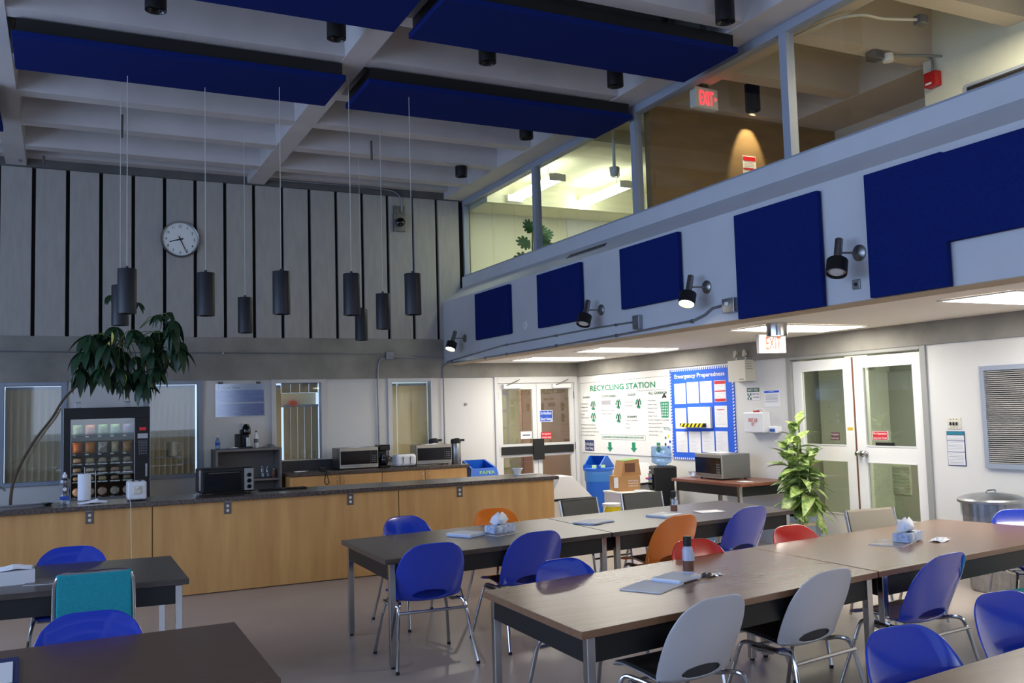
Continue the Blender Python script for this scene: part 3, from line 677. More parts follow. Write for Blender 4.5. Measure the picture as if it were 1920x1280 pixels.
# sink and faucet
t = thing('sink', 'steel sink rim let into the counter at far left', 'sink', (-.55, 9.98, .938))
MB().tube([(-.3, -.18, 0), (.42, -.18, 0), (.42, .2, 0), (-.3, .2, 0)], .012, 6, closed=True).build('rim', M['chrome'], t); MB().box(-.28, .4, -.16, .18, -.001, .001).build('basin', M['steel'], t)
t = thing('faucet', 'chrome gooseneck faucet at the left picture edge', 'faucet', (-.62, 10.12, .938))
MB().tube(smooth_path([(-.12, 0, .0), (-.12, 0, .12), (-.02, 0, .2), (.1, -.01, .185), (.14, -.01, .15)], 6), .011, 8).build('spout', M['chrome'], t, smooth=True)
MB().cyl((-.12, 0, 0), (-.12, 0, .03), .025, n=12).build('base', M['chrome'], t); MB().cyl((.02, .02, .0), (.02, .02, .06), .018, n=12).build('handle', M['chrome'], t)
t = thing('steel_dish', 'small shiny steel dish between faucet and soap bottle', 'dish', (-.12, 10.03, .938)); MB().lathe([(.03, 0), (.055, .02), (.05, .02), (.028, .004), (0, .004)], 20).build('bowl', M['chrome'], t, smooth=True); MB().lathe([(.055, .019), (.06, .022), (.055, .024)], 20).build('rim', M['chrome'], t)
# dish soap
t = thing('soap_bottle', 'clear squeeze bottle of dish soap with a blue band', 'bottle', (.03, 9.93, .938))
MB().lathe([(.045, 0), (.05, .01), (.05, .07), (.036, .13), (.052, .2), (.045, .235), (.018, .255), (.018, .262)], 24, fr=lambda a, z: 1-.25*abs(math.sin(a))).build('body', M['clearplastic'], t, smooth=True)
MB().lathe([(.02, .258), (.022, .285), (.012, .292), (.008, .31), (0, .312)], 14).build('cap', M['white_gloss'], t, smooth=True)
MB().box(-.04, .04, -.043, -.038, .05, .085).build('band', M['signblue'], t); MB().lathe([(0, 0), (.018, 0), (.018, .003), (0, .003)], 14).build('emblem', M['paper'], t, loc=(0, -.036, .15), rot=(R(90), 0, 0))
# paper towel
t = thing('paper_towel', 'white paper towel roll on a wire stand', 'paper towel', (.205, 10.12, .938))
MB().lathe([(.02, 0), (.06, 0), (.06, .255), (.02, .255)], 24, c=(0, 0, .02)).build('roll', M['tissue'], t, smooth=True)
m = MB(); m.cyl((0, 0, 0), (0, 0, .34), .004, n=6).cyl((.1, 0, .01), (.1, 0, .30), .004, n=6); m.tube([(0, 0, .01), (.1, 0, .01)], .004, 6); m.build('rods', M['chrome'], t)
MB().lathe([(.08, 0), (.08, .008), (0, .01)], 20).build('base', M['chrome'], t)
t = thing('crumpled_cloth', 'crumpled white napkins beside the paper towel roll', 'napkin', (.27, 9.93, .938))
def crumple(n, rx, ry, h, seed):
    rnd = random.Random(seed); m = MB(); N = n; base = []
    for j in range(N+1):
        for i in range(N+1):
            u, v = i/N*2-1, j/N*2-1; e = max(0, 1-(u*u+v*v)*.6)
            m.v.append((u*rx*(1+.1*rnd.uniform(-1, 1)), v*ry*(1+.1*rnd.uniform(-1, 1)), h*e*rnd.uniform(.25, 1)))
    for j in range(N):
        for i in range(N): a = j*(N+1)+i; m.f.append((a, a+1, a+N+2, a+N+1))
    return m
crumple(6, .13, .06, .035, 3).build('sheet', M['tissue'], t); crumple(5, .07, .05, .05, 9).build('sheet', M['tissue'], t, loc=(.03, .0, .0))
# toaster on counter with cord
t = thing('toaster', 'white two-slot toaster standing end-on on the counter', 'toaster', (.67, 9.96, .938))
MB().box(-.088, .088, -.13, .13, .012, .19).build('body', M['white_gloss'], t, bevel=.02, seg=3)
MB().box(-.035, .035, -.145, -.13, .07, .15).build('control_panel', M['cream'], t, bevel=.004); MB().box(-.012, .012, -.16, -.145, .12, .14).build('lever', M['white'], t, bevel=.003)
for s in (-.03, .03): MB().box(s-.012, s+.012, -.1, .1, .188, .193).build('slot', M['black'], t)
MB().tube(smooth_path([(-.07, -.13, .02), (-.075, -.33, .012), (-.072, -.352, -.03), (-.07, -.348, -.2), (-.06, -.346, -.9)], 6), .0035, 6).build('power_cord', M['cream'], t)
for x in (-.06, .06):
    for y in (-.1, .1): MB().cyl((x, y, 0), (x, y, .012), .01, n=8).build('foot', M['black'], t)
# toaster oven
t = thing('toaster_oven', 'black toaster oven with three knobs on the front counter', 'toaster oven', (1.545, 10.12, .938), R(3))
MB().box(-.27, .27, -.17, .17, .018, .27).build('body', M['black'], t, bevel=.018, seg=3)
MB().box(-.245, .135, -.186, -.17, .04, .235).build('glass_door', M['black_gloss'], t, bevel=.004); MB().tube([(-.2, -.19, .22), (-.2, -.215, .225), (.1, -.215, .225), (.1, -.19, .22)], .006, 8).build('door_handle', M['steel'], t)
pn = MB().box(.16, .255, -.185, -.168, .03, .26).build('control_panel', M['steel'], t, bevel=.003)
for z in (.07, .13, .19):
    k = MB().cyl((.208, -.185, z), (.208, -.205, z), .022, n=18).build('knob', M['black_gloss'], pn)
MB().box(-.29, -.27, -.16, -.12, .05, .26).build('side_rail', M['chrome'], t, bevel=.003)
for x in (-.23, .23): MB().cyl((x, -.12, 0), (x, -.12, .02), .014, n=8).build('foot', M['black'], t)
t = thing('baking_tray', 'black flat tray to the right of the toaster oven', 'tray', (2.15, 10.14, .938)); MB().box(-.25, .25, -.06, .06, 0, .012).build('plate', M['black'], t, bevel=.004); MB().tube([(-.25, -.06, .012), (.25, -.06, .012), (.25, .06, .012), (-.25, .06, .012)], .004, 6, closed=True).build('rim', M['black_gloss'], t)
# bowl on papers
t = thing('loose_papers', 'white and blue papers under the clear bowl at the counter end', 'paper', (5.02, 10.12, .938)); MB().box(-.12, .12, -.07, .05, 0, .002).build('sheet', M['paper_blue'], t, rot=(0, 0, .2)); MB().box(-.05, .2, -.08, .04, .002, .004).build('sheet', M['paper'], t)
t = thing('plastic_bowl', 'clear plastic bowl near the right end of the counter', 'bowl', (4.98, 10.14, .943)); MB().lathe([(.03, 0), (.035, .002), (.06, .06), (.066, .07), (.062, .07), (.056, .058), (.03, .006), (0, .005)], 24).build('bowl', mat('milky plastic', (225, 228, 230), .3, alpha=.55), t, smooth=True); MB().lathe([(.062, .068), (.07, .072), (.062, .076)], 24).build('rim', M['white_gloss'], t)

# ------------------------------------------------------------------ back counter
ZB2 = .94; YF = 12.72
c = thing('worktop', 'dark speckled worktop against the back wall carrying the microwaves', 'worktop', (2.78, YF, 0)); MB().box(0, 2.68, 0, YB-YF-.04, ZB2-.04, ZB2).build('slab', M['granite'], c, bevel=.004)
MB().box(.0, .95, YB-YF-.055, YB-YF-.042, ZB2, ZB2+.14).build('backsplash', M['backsplash'], c)
xs_ = [2.80, 3.50, 4.115, 4.765, 5.43]
cabs = ['leftmost', 'second from the left', 'second from the right', 'rightmost']
for i in range(4):
    a, b_ = xs_[i], xs_[i+1]; t = thing('base_cabinet', cabs[i]+' birch base cabinet under the back worktop', 'cabinet', ((a+b_)/2, YF+.03, 0), 0, 'base cabinets along the back wall'); w = (b_-a)/2
    MB().box(-w+.001, w-.001, .02, .6, .1, ZB2-.042).build('body', M['plywood'], t); dr = MB().box(-w+.004, w-.004, 0, .02, .12, ZB2-.05).build('door', M['plywood'], t, bevel=.002)
    s = 1 if i in (0, 2) else -1
    MB().tube(smooth_path([(s*(w-.05), 0, .76), (s*(w-.05), -.03, .77), (s*(w-.05), -.03, .85), (s*(w-.05), 0, .86)], 3), .005, 6).build('handle', M['chrome'], dr)
    MB().box(-w+.02, w-.02, .06, .5, 0, .1).build('plinth', M['black'], t)
def microwave(lab, loc, rz, W, H, D):
    t = thing('microwave', lab, 'microwave', loc, rz); w = W/2
    MB().box(-w, w, 0, D, .015, H).build('body', M['steel'], t, bevel=.005)
    MB().box(-w, w, -.02, 0, .015, H).build('front_frame', mat('microwave frame', (176, 170, 160), .35, .6), t, bevel=.004)
    d = MB().box(-w+.015, w*.58, -.028, -.02, .07, H-.045).build('door_window', M['black_gloss'], t)
    MB().box(w*.6, w-.012, -.028, -.02, .07, H-.045).build('control_panel', M['black_gloss'], t)
    m = MB()
    for r_ in range(4):
        for q in range(3): m.box(w*.66+q*w*.09, w*.66+q*w*.09+w*.05, -.03, -.028, .09+r_*.03, .105+r_*.03)
    m.build('buttons', M['greyink'], t); MB().box(w*.64, w*.9, -.03, -.028, H-.08, H-.06).build('display', M['lens'], t)
    MB().prism([(-w*.95, -.02), (0, -.05), (w*.95, -.02)], .035, .06, 'z').build('handle_lip', M['steel'], t)
    for x in (-w*.8, w*.8):
        for y in (.03, D-.04): MB().cyl((x, y, 0), (x, y, .016), .014, n=8).build('foot', M['black'], t)
    return t
microwave('steel microwave on the back worktop left of the coffee maker', (3.86, 13.04, ZB2), 0, .57, .305, .40)
microwave('steel microwave on the back worktop between toaster and airpot', (5.02, 13.04, ZB2), R(-4), .55, .30, .33)
for i, (x, y, lab) in enumerate([(3.8, 13.15, 'white papers lying on the left back microwave'), (5.0, 13.2, 'white papers lying on the right back microwave')]):
    t = thing('loose_papers', lab, 'paper', (x, y, ZB2+.305 if i == 0 else ZB2+.30)); MB().box(-.1, .1, -.07, .07, 0, .004).build('sheet', M['paper'], t, rot=(0, 0, .2)); crumple(4, .07, .05, .02, 5).build('sheet', M['paper'], t, loc=(.1, 0, 0))
t = thing('coffee_maker', 'tall black drip coffee maker beside the left microwave', 'coffee maker', (4.25, 13.12, ZB2))
MB().box(-.08, .08, -.1, .14, 0, .03).build('base', M['black'], t, bevel=.008); MB().box(-.07, .07, .04, .14, .03, .31).build('tower', M['black'], t, bevel=.008); MB().box(-.08, .08, -.1, .14, .25, .33).build('brew_head', M['black_gloss'], t, bevel=.01)
MB().lathe([(.045, 0), (.06, .03), (.06, .1), (.04, .15), (.042, .16)], 20, c=(0, -.03, .032)).build('carafe', M['black_gloss'], t, smooth=True); MB().tube(smooth_path([(-.05, -.06, .17), (-.1, -.08, .15), (-.1, -.08, .08), (-.055, -.05, .06)], 4), .007, 6).build('handle', M['black'], t)
t = thing('toaster', 'wide white four-slot toaster on the back worktop', 'toaster', (4.53, 12.98, ZB2))
MB().box(-.155, .155, -.1, .12, .012, .185).build('body', M['white_gloss'], t, bevel=.04, seg=4)
for x in (-.05, .06):
    MB().box(x-.004, x+.004, -.104, -.098, .05, .15).build('lever_slot', M['black'], t); MB().box(x-.014, x+.014, -.115, -.1, .12, .14).build('lever', M['chrome'], t, bevel=.003); MB().cyl((x, -.1, .045), (x, -.108, .045), .014, n=12).build('dial', M['chrome'], t)
for y in (-.04, .05): MB().box(-.11, .11, y-.012, y+.012, .182, .187).build('slot', M['black'], t)
def airpot(lab, x, y):
    t = thing('airpot', lab, 'thermos', (x, y, ZB2)); MB().lathe([(.07, 0), (.075, .01), (.075, .30), (.07, .31)], 24).build('body', M['steel'], t, smooth=True)
    MB().lathe([(.072, .30), (.078, .32), (.075, .36), (.05, .375), (0, .378)], 24).build('lid', M['black'], t, smooth=True); MB().box(.05, .14, -.02, .02, .33, .365).build('spout', M['black'], t, bevel=.006); MB().box(-.03, .03, -.08, -.04, .36, .385).build('lever', M['black'], t, bevel=.005)
airpot('steel airpot with black lid at the worktop end', 5.385, 13.06); airpot('steel airpot mostly hidden behind the right back microwave', 5.18, 13.47)
t = thing('charger_cord', 'black cord looping down in front of the left cabinet', 'cord', (3.3, YF-.012, ZB2)); MB().tube(smooth_path([(0, .25, .004), (0, .1, .012), (0, .0, .012), (-.02, -.012, -.06), (-.03, -.012, -.14), (0, -.012, -.17), (.03, -.012, -.14), (.01, -.012, -.06), (.01, 0, .012), (.02, .1, .01)], 6), .007, 6).build('loop', M['black'], t, smooth=True); MB().box(-.03, .04, .2, .3, 0, .05).build('adapter', M['black'], t, bevel=.006)
t = thing('side_plate', 'white plate of papers near the left end of the worktop', 'plate', (2.98, 12.95, ZB2)); MB().lathe([(.05, 0), (.08, .012), (.076, .014), (.05, .004), (0, .004)], 20).build('plate', M['white'], t, smooth=True); MB().box(-.05, .12, -.03, .03, .014, .018).build('sheet', M['paper'], t)
t = thing('metal_tray', 'thin steel tray in front of the right back microwave', 'tray', (4.86, 12.86, ZB2)); MB().box(-.2, .16, -.08, .08, 0, .008).build('plate', M['steel'], t, bevel=.003); MB().tube([(-.2, -.08, .01), (.16, -.08, .01), (.16, .08, .01), (-.2, .08, .01)], .004, 6, closed=True).build('rim', M['chrome'], t)

# ------------------------------------------------------------------ grey shelf unit and its contents
t = thing('shelf_unit', 'grey open shelf unit between vending machine and worktop', 'shelf', (2.30, 12.95, 0)); w = .44
MB().box(-w, w, 0, .45, 1.27, 1.30).build('top_board', M['shelfgrey'], t); MB().box(-w, -w+.03, 0, .45, 0, 1.27).build('side_board', M['shelfgrey'], t); MB().box(w-.03, w, 0, .45, 0, 1.27).build('side_board', M['shelfgrey'], t)
MB().box(-w+.03, w-.03, .43, .45, 0, 1.27).build('back_board', M['shelfgrey'], t)
for z in (.1, .48, .86): MB().box(-w+.03, w-.03, .01, .43, z, z+.025).build('shelf_board', M['shelfgrey'], t)
def pet(name, lab, x, y, z, h, r, m, capm, cat='bottle', band=None):
    t = thing(name, lab, cat, (x, y, z)); MB().lathe([(r*.85, 0), (r, .01), (r, h*.6), (r*.6, h*.78), (r*.32, h*.86), (r*.32, h*.92)], 18).build('body', m, t, smooth=True)
    MB().lathe([(r*.36, h*.9), (r*.36, h), (0, h)], 14).build('cap', capm, t)
    if band: MB().lathe([(r+.001, h*.3), (r+.001, h*.52)], 18).build('label_band', band, t, smooth=True)
    return t
pet('water_bottle', 'clear water bottle at the left end of the grey shelf top', 1.915, 13.15, 1.30, .19, .033, M['bluewater'], M['white'], band=M['signblue'])
pet('water_bottle', 'white bottle with dark cap right of the black coffee machine', 2.44, 13.2, 1.30, .24, .03, M['white_gloss'], M['black'], band=M['greyink'])
t = thing('coffee_machine', 'black pod coffee machine with steel cup on the grey shelf', 'coffee machine', (2.28, 13.18, 1.30))
MB().box(-.09, .09, -.12, .12, 0, .025).build('base', M['black'], t, bevel=.006); MB().box(-.05, .06, .0, .12, .025, .26).build('tower', M['black'], t, bevel=.01); MB().lathe([(.055, .19), (.06, .21), (.058, .28), (.03, .33), (0, .335)], 18, c=(.02, -.02, 0)).build('brew_head', M['black_gloss'], t, smooth=True)
MB().box(-.12, -.06, -.05, .1, .0, .2).build('water_tank', M['black'], t, bevel=.008); MB().lathe([(.033, .026), (.036, .15), (.032, .15)], 18, c=(.03, -.06, 0)).build('steel_cup', M['chrome'], t, smooth=True)
t = thing('crumpled_bag', 'clear crumpled plastic at the right end of the grey shelf top', 'bag', (2.62, 13.18, 1.30)); crumple(7, .09, .06, .06, 12).build('film', M['clearplastic'], t); crumple(5, .05, .04, .07, 4).build('film', M['clearplastic'], t, loc=(.02, .01, 0))
t = thing('magazine', 'dark papers lying left of the black coffee machine', 'paper', (2.1, 13.1, 1.30)); MB().box(-.08, .08, -.06, .06, 0, .008).build('sheet', M['navy'], t); crumple(4, .06, .04, .02, 6).build('sheet', M['paper'], t, loc=(.03, -.02, .008))
for i, (x, h, lab, m) in enumerate([(2.36, .12, 'tall clear glass on the middle shelf, third from the right', 'clearplastic'), (2.50, .15, 'clear glass jar near the middle of the shelf', 'clearplastic'), (2.57, .14, 'clear glass jar, right neighbour of the middle jar', 'clearplastic'), (2.66, .11, 'brown cup at the right end of the shelf', 'brown_liquid')]):
    t = thing('glass_jar', lab, 'jar', (x, 13.1, .885), 0); MB().lathe([(.025, 0), (.03, .01), (.03, h*.8), (.02, h), (.017, h)], 16).build('body', M[m], t, smooth=True); MB().lathe([(.022, h), (.022, h+.012), (0, h+.012)], 14).build('lid', M['steel'], t)
t = thing('salad_bag', 'green bag on the lower shelf', 'bag', (2.45, 13.1, .505)); crumple(6, .14, .09, .2, 8).build('bag', M['leaf_mid'], t); crumple(4, .05, .04, .24, 2).build('knot', M['green'], t)

# ------------------------------------------------------------------ vending machine
t = thing('vending_machine', 'black snack vending machine with lit shelves against the back wall', 'vending machine', (.515, 12.7, 0)); w = .495
m = MB(); m.box(-w, -w+.03, 0, .8, .05, 1.9).box(w-.03, w, 0, .8, .05, 1.9).box(-w+.03, w-.03, .77, .8, .05, 1.9).box(-w+.03, w-.03, 0, .77, 1.87, 1.9).box(-w+.03, w-.03, 0, .77, .05, .75)
m.build('cabinet', M['black'], t)
MB().box(-w, w, -.05, 0, 1.76, 1.9).build('header', M['black'], t, bevel=.004); MB().box(-w, -w+.08, -.05, 0, .05, 1.76).build('door_stile', M['black'], t); MB().box(.315, w, -.05, 0, .05, 1.76).build('control_column', M['black'], t)
MB().box(-w+.08, .315, -.05, 0, .05, .79).build('delivery_panel', mat('grey panel', (96, 96, 98), .5), t)
for x in (-w-.004, w): MB().box(x, x+.006, -.052, -.03, .05, 1.9).build('edge_trim', M['steel'], t)
for x in (-w+.078, .31): MB().box(x, x+.008, -.054, -.05, .79, 1.76).build('edge_trim', M['steel'], t)
kp = MB().box(.35, .47, -.058, -.05, 1.28, 1.48).build('keypad', M['lens'], t)
m = MB()
for r_ in range(5):
    for q in range(4): m.box(.365+q*.026, .38+q*.026, -.061, -.058, 1.30+r_*.034, 1.318+r_*.034)
m.build('keys', M['greyink'], kp)
MB().box(.35, .47, -.058, -.05, 1.5, 1.56).build('card_plate', M['steel'], t); MB().box(.37, .45, -.058, -.05, 1.60, 1.64).build('display', mat('red display', (120, 10, 20), .4, emis=.8), t); MB().box(.44, .465, -.07, -.05, 1.02, 1.18).build('coin_return', M['steel'], t)
vl = MB().box(-.415, .315, .02, .74, 1.80, 1.82).build('top_light', mat('vending light', (255, 248, 225), .5, emis=2.6), t)
MB().box(-.425, -.41, .0, .02, .8, 1.75).build('added_side_glow', mat('added vending side glow', (255, 248, 225), .5, emis=4), t);  # glowing strip added to spread light over the snack rows
MB().box(-.41, .31, -.03, -.024, .79, 1.76).build('glass_front', M['mezglass'], t)
cols = [((60, 150, 70), (235, 235, 220)), ((240, 130, 30), (230, 230, 230)), ((90, 190, 150), (240, 220, 120)), ((110, 190, 90), (250, 250, 245)), ((80, 120, 210), (240, 180, 60)),
        ((190, 40, 50), (240, 170, 40)), ((230, 110, 30), (250, 190, 90)), ((235, 230, 220), (120, 80, 70)), ((225, 190, 130), (235, 225, 200)), ((190, 30, 40), (240, 230, 120))]
# shelves (z of shelf), product rows: chips, chips, small, bars, bars, round
for k, z in enumerate((1.555, 1.335, 1.215, 1.10, .995, .80)):
    sh = MB().box(-.41, .31, .01, .5, z-.012, z).build('shelf', M['black'], t)
    MB().box(-.41, .31, .0, .01, z-.024, z+.004).build('price_rail', M['black'], t)
    for c_ in range(5):
        x = -.41+.72/5*(c_+.1); MB().box(x, x+.04, -.004, 0, z-.02, z-.004).build('price_tag', M['paper'], t)
        if k in (2, 3, 4): MB().box(x+.045, x+.11, -.004, 0, z-.02, z-.006).build('price_tag', M['paper'], t)
grp = ['chip bags in the top row', 'chip bags in the second row', 'snacks in the third row', 'candy bars in the fourth row', 'candy bars in the fifth row', 'round pastries in the bottom row']
place = ['leftmost', 'second', 'middle', 'fourth', 'rightmost']
look = ['green', 'orange and white', 'teal green', 'light green', 'blue and yellow', 'red topped yellow', 'orange', 'white', 'pale tan', 'red and white']
def snackbag(lab, x, z, W, H, c1, c2, grp):
    m1 = mat('snack wrapper', c1, .35, rgb2=tuple(int(q*.75) for q in c2), noise=(24, .5)); o = thing('snack_bag', lab, 'snack', (x, 12.78, z), 0, grp); m = MB(); N = 6
    for s in (-1, 1):
        b0 = len(m.v)
        for j in range(N+1):
            for i in range(N+1):
                u, v = i/N*2-1, j/N*2-1; th = .028*(1-u*u)**.5*(1-v**4) if abs(u) < 1 else 0
                m.v.append((u*W/2*(1-.06*(1-v*v)), s*th, (v+1)/2*H))
        for j in range(N):
            for i in range(N):
                a = b0+j*(N+1)+i; m.f.append((a, a+1, a+N+2, a+N+1) if s < 0 else (a, a+N+1, a+N+2, a+1))
    m.build('pouch', m1, o, smooth=True)
    MB().box(-W/2, W/2, -.004, .004, H-.012, H).build('top_seal', m1, o); return o
for k in range(2):
    for c_ in range(5):
        i = k*5+c_; x = .515-.41+.72/5*(c_+.5)
        snackbag(place[c_]+' bag, '+look[i]+', in the '+('top' if k == 0 else 'second')+' row of the vending machine', x, (1.555 if k == 0 else 1.335), .112 if i != 8 else .085, .135, *cols[i], grp[k])
for k, z in enumerate((1.215, 1.10, .995)):
    for c_ in range(5):
        x = .515-.41+.72/5*(c_+.5); rc = random.choice([(120, 60, 40), (180, 150, 60), (160, 60, 40), (90, 90, 60), (150, 120, 90), (60, 90, 70)])
        o = thing('snack_bar', place[c_]+' wrapped snack in the '+['third', 'fourth', 'fifth'][k]+' row of the vending machine', 'snack', (x, 12.79, z), 0, grp[2+k]); mm = mat('bar wrapper', rc, .35, rgb2=(200, 180, 150), noise=(20, .5))
        MB().box(-.045, .045, -.02, .02, 0, .05 if k else .06).build('wrapper', mm, o, bevel=.01); MB().box(-.05, .05, -.002, .002, .012, .03).build('crimp', mm, o)
for c_ in range(5):
    x = .515-.41+.72/5*(c_+.5); o = thing('pastry', place[c_]+' round wrapped pastry in the bottom row', 'snack', (x, 12.80, .80), 0, grp[5]); mm = mat('pastry', [(150, 60, 90), (120, 90, 70), (150, 70, 50), (90, 88, 86), (150, 60, 70)][c_], .4, rgb2=(220, 200, 180), noise=(16, .5))
    MB().lathe([(.03, 0), (.052, .006), (.055, .02), (.045, .034), (0, .038)], 18).build('cake', mm, o, loc=(0, 0, .058), rot=(R(90), 0, 0), smooth=True); MB().box(-.05, .05, -.03, .01, 0, .006).build('tray', M['black'], o)
# ------------------------------------------------------------------ right double door
d2 = bpy.data.objects.new('door_2', None); COL.objects.link(d2); d2.location = (XR, 7.535, 0); d2.rotation_euler = (0, 0, R(-90)); struct(d2)
FR = mat('grey door frame', (150, 150, 146), .5); DW = M['white']
MB().box(-1.0, -.93, -.02, .14, 0, 2.28).build('jamb', FR, d2, bevel=.004); MB().box(.93, 1.0, -.02, .14, 0, 2.28).build('jamb', FR, d2, bevel=.004); MB().box(-.93, .93, -.02, .14, 2.22, 2.30).build('head', FR, d2, bevel=.004)
def leaf(x0, x1, ang, hinge_left, lab):
    W = x1-x0; e = bpy.data.objects.new('leaf', None)
    m = MB(); s = .13; T = .045; X0 = 0 if hinge_left else -W
    m.box(X0, X0+s, 0, T, .01, 2.20).box(X0+W-s, X0+W, 0, T, .01, 2.20).box(X0+s, X0+W-s, 0, T, 2.08, 2.20).box(X0+s, X0+W-s, 0, T, .01, .46).box(X0+s, X0+W-s, 0, T, 1.05, 1.225)
    l_ = m.build('leaf', DW, d2, loc=(x0 if hinge_left else x1, 0.02, 0), rot=(0, 0, R(ang)))
    MB().box(X0+s, X0+W-s, .02, .026, .46, 1.05).build('pane', M['doorglass'], l_); MB().box(X0+s, X0+W-s, .02, .026, 1.225, 2.08).build('pane', M['doorglass'], l_)
    xe = X0+W if hinge_left else X0
    MB().box(xe-.002 if hinge_left else xe-.012, xe+.012 if hinge_left else xe+.002, .0, T, .01, 2.20).build('edge_strip', M['wood_brown'], l_)
    for z in (.46, 1.05, 1.225, 2.08): MB().box(X0+s, X0+W-s, -.006, 0, z-.006, z+.006).build('glass_bead', M['white'], l_)
    return l_, X0, W
l1, a0, w0 = leaf(-.925, -.012, 0, True, ''); l2, a1, w1 = leaf(.012, .925, 0, False, '')
for dx in (-.04, .035):
    MB().lathe([(.028, 0), (.03, .01), (.014, .02), (.014, .04), (.032, .05), (.034, .065), (.02, .08), (0, .082)], 20).build('door_knob', M['chrome'], l2, loc=(a1+.09+dx, 0, 1.14), rot=(R(90), 0, 0), smooth=True)
MB().box(a0+w0-.1, a0+w0-.02, -.004, 0, 1.36, 1.42).build('round_sticker', M['paper'], l1); MB().box(a0+w0-.1, a0+w0-.02, -.005, -.004, 1.39, 1.425).build('sticker_stripe', mat('sticker gold', (200, 170, 60), .5), l1)
def rsign(p0, p1, **k): pass
sign('e', 'door_sign', 'bright red fire separation sign on the right white door leaf', 'sign', 1636, 808, 1666, 825, M['signred'], ['Fire Separation', 'Keep Door Closed'], M['paper'], M['paper'], d=.004)
o_, w, h = sign('e', 'door_sign', 'faint red sign seen through the left white door leaf', 'sign', 1558, 810, 1575, 825, M['maroon'], ['Fire Separation', 'Keep Door Closed'], M['handlabel'], d=.004)
p = at_x(1628, 690, XR+.045); q = at_x(1640, 690, XR+.045); t = thing('door_number', 'black door number 10-1 in the corner of the upper right door pane', 'sign', (XR+.045, (p.y+q.y)/2, p.z), R(-90))
text('10-1', -.055, .055, -.02, .05, -.012, M['ink'], t, mirror=True)
t2 = MB().box(-.06, .06, -.011, -.010, -.03, .04).build('film', M['mezglass'], t)
sign('e', 'dark_plate', 'black plate behind the glass below the red sign on the right white door', 'plate', 1642, 829, 1678, 839, M['black'], [''], M['paper'], d=.004)[0]
# corridor beyond
t = thing('corridor_door', 'grey green flush door with a louvre at the end of the corridor', 'door', (10.2, 9.0, 0), R(-90))
MB().box(-.5, .5, -.05, 0, 0, 2.1).build('leaf', M['corrdark'], t, bevel=.004); lv = MB().box(-.2, .2, -.062, -.05, .45, .85).build('louvre_frame', M['corrwall'], t)
for k in range(8): MB().box(-.18, .18, -.068, -.062, .47+k*.045, .50+k*.045).build('louvre_slat', M['corrdark'], lv)
t = thing('door_plaque', 'small framed picture with a blue plate on the corridor wall', 'picture', (10.19, 9.75, 1.75), R(-90))
MB().box(-.13, .13, -.02, 0, -.2, .2).build('frame', M['brown_liquid'], t); MB().box(-.1, .1, -.025, -.02, -.17, .17).build('print', mat('sepia print', (200, 176, 120), .6, rgb2=(90, 76, 52), noise=(9, .5)), t); MB().box(-.13, .13, -.015, 0, -.34, -.23).build('name_plate', M['signblue'], t); text('1-12 11-14', -.11, .11, .25, .04, -.005, M['ink'], t)
t = thing('column', 'pale corridor pillar behind the left door glass', 'column', (8.95, 8.75, 0)); MB().box(-.2, .2, -.25, .2, 0, 2.45).build('shaft', M['corrwall'], t, bevel=.005); MB().box(.2, .23, -.22, -.1, 0, 2.4).build('edge', M['wood_brown'], t)
t = thing('noticeboard', 'dark notice panel low on the corridor wall', 'board', (10.19, 8.1, 1.0), R(-90)); MB().box(-.14, .14, -.02, 0, -.25, .25).build('panel', M['pad'], t); MB().box(-.15, .15, -.024, -.02, .25, .27).build('rim', M['steel'], t)

# ------------------------------------------------------------------ right wall fittings
t, w, h = box_on('r', 'shutter', 'grey louvred shutter in a metal frame beside the light switches', 'shutter', 1846, 695, 1990, 874, .01, None)
b = MB(); fw = .045; b.box(-w-fw, -w, -.03, 0, -h-fw, h+fw).box(w, w+fw, -.03, 0, -h-fw, h+fw).box(-w, w, -.03, 0, h, h+fw).box(-w, w, -.03, 0, -h-fw, -h); b.build('frame', M['alu'], t)
MB().box(-w, w, -.004, 0, -h, h).build('backing', M['gap'], t)
n = 46; pit = 2*h/n; sm = mat('louvre grey', (172, 168, 162), .5); sl = None
for k in range(n):
    if sl is None:
        sl = MB().hexa([(-w, -.024, -.006), (w, -.024, -.006), (w, -.006, .002), (-w, -.006, .002)], [(-w, -.024, -.001), (w, -.024, -.001), (w, -.006, .007), (-w, -.006, .007)]).build('slat', sm, t); o = sl
    else: o = sl.copy(); COL.objects.link(o)
    o.location = (0, 0, -h+pit*(k+.5))
t, w, h = box_on('r', 'light_switch', 'pale plate with three dark light switches right of the white doors', 'switch', 1775, 783, 1802, 804, .008, M['cream'])
for s in (-.45, 0, .45):
    MB().box(w*s-.006, w*s+.006, -.02, -.008, -.018, .012).build('toggle', M['ink'], t)
    for z in (-h*.75, h*.75): MB().cyl((w*s, -.008, z), (w*s, -.011, z), .004, n=6).build('screw', M['ink'], t)
t, w, h = box_on('r', 'notice', 'framed notice with teal header below the light switches', 'notice', 1774, 808, 1812, 874, .006, M['navy'])
MB().box(-w*.95, w*.95, -.008, -.006, h*.8, h*.97).build('header', mat('teal print', (36, 120, 140), .5), t)
lines = MB()
for k, (a, c) in enumerate(((.46, .76), (-.18, .42), (-.95, -.22))):
    MB().box(-w*.93, w*.93, -.008, -.006, h*a, h*c).build('sheet', M['paper'], t)
    z = h*c-.012
    while z > h*a+.008: lines.box(-w*.85, w*.82, -.009, -.008, z-.003, z); z -= .014
lines.build('print_lines', M['greyink'], t)
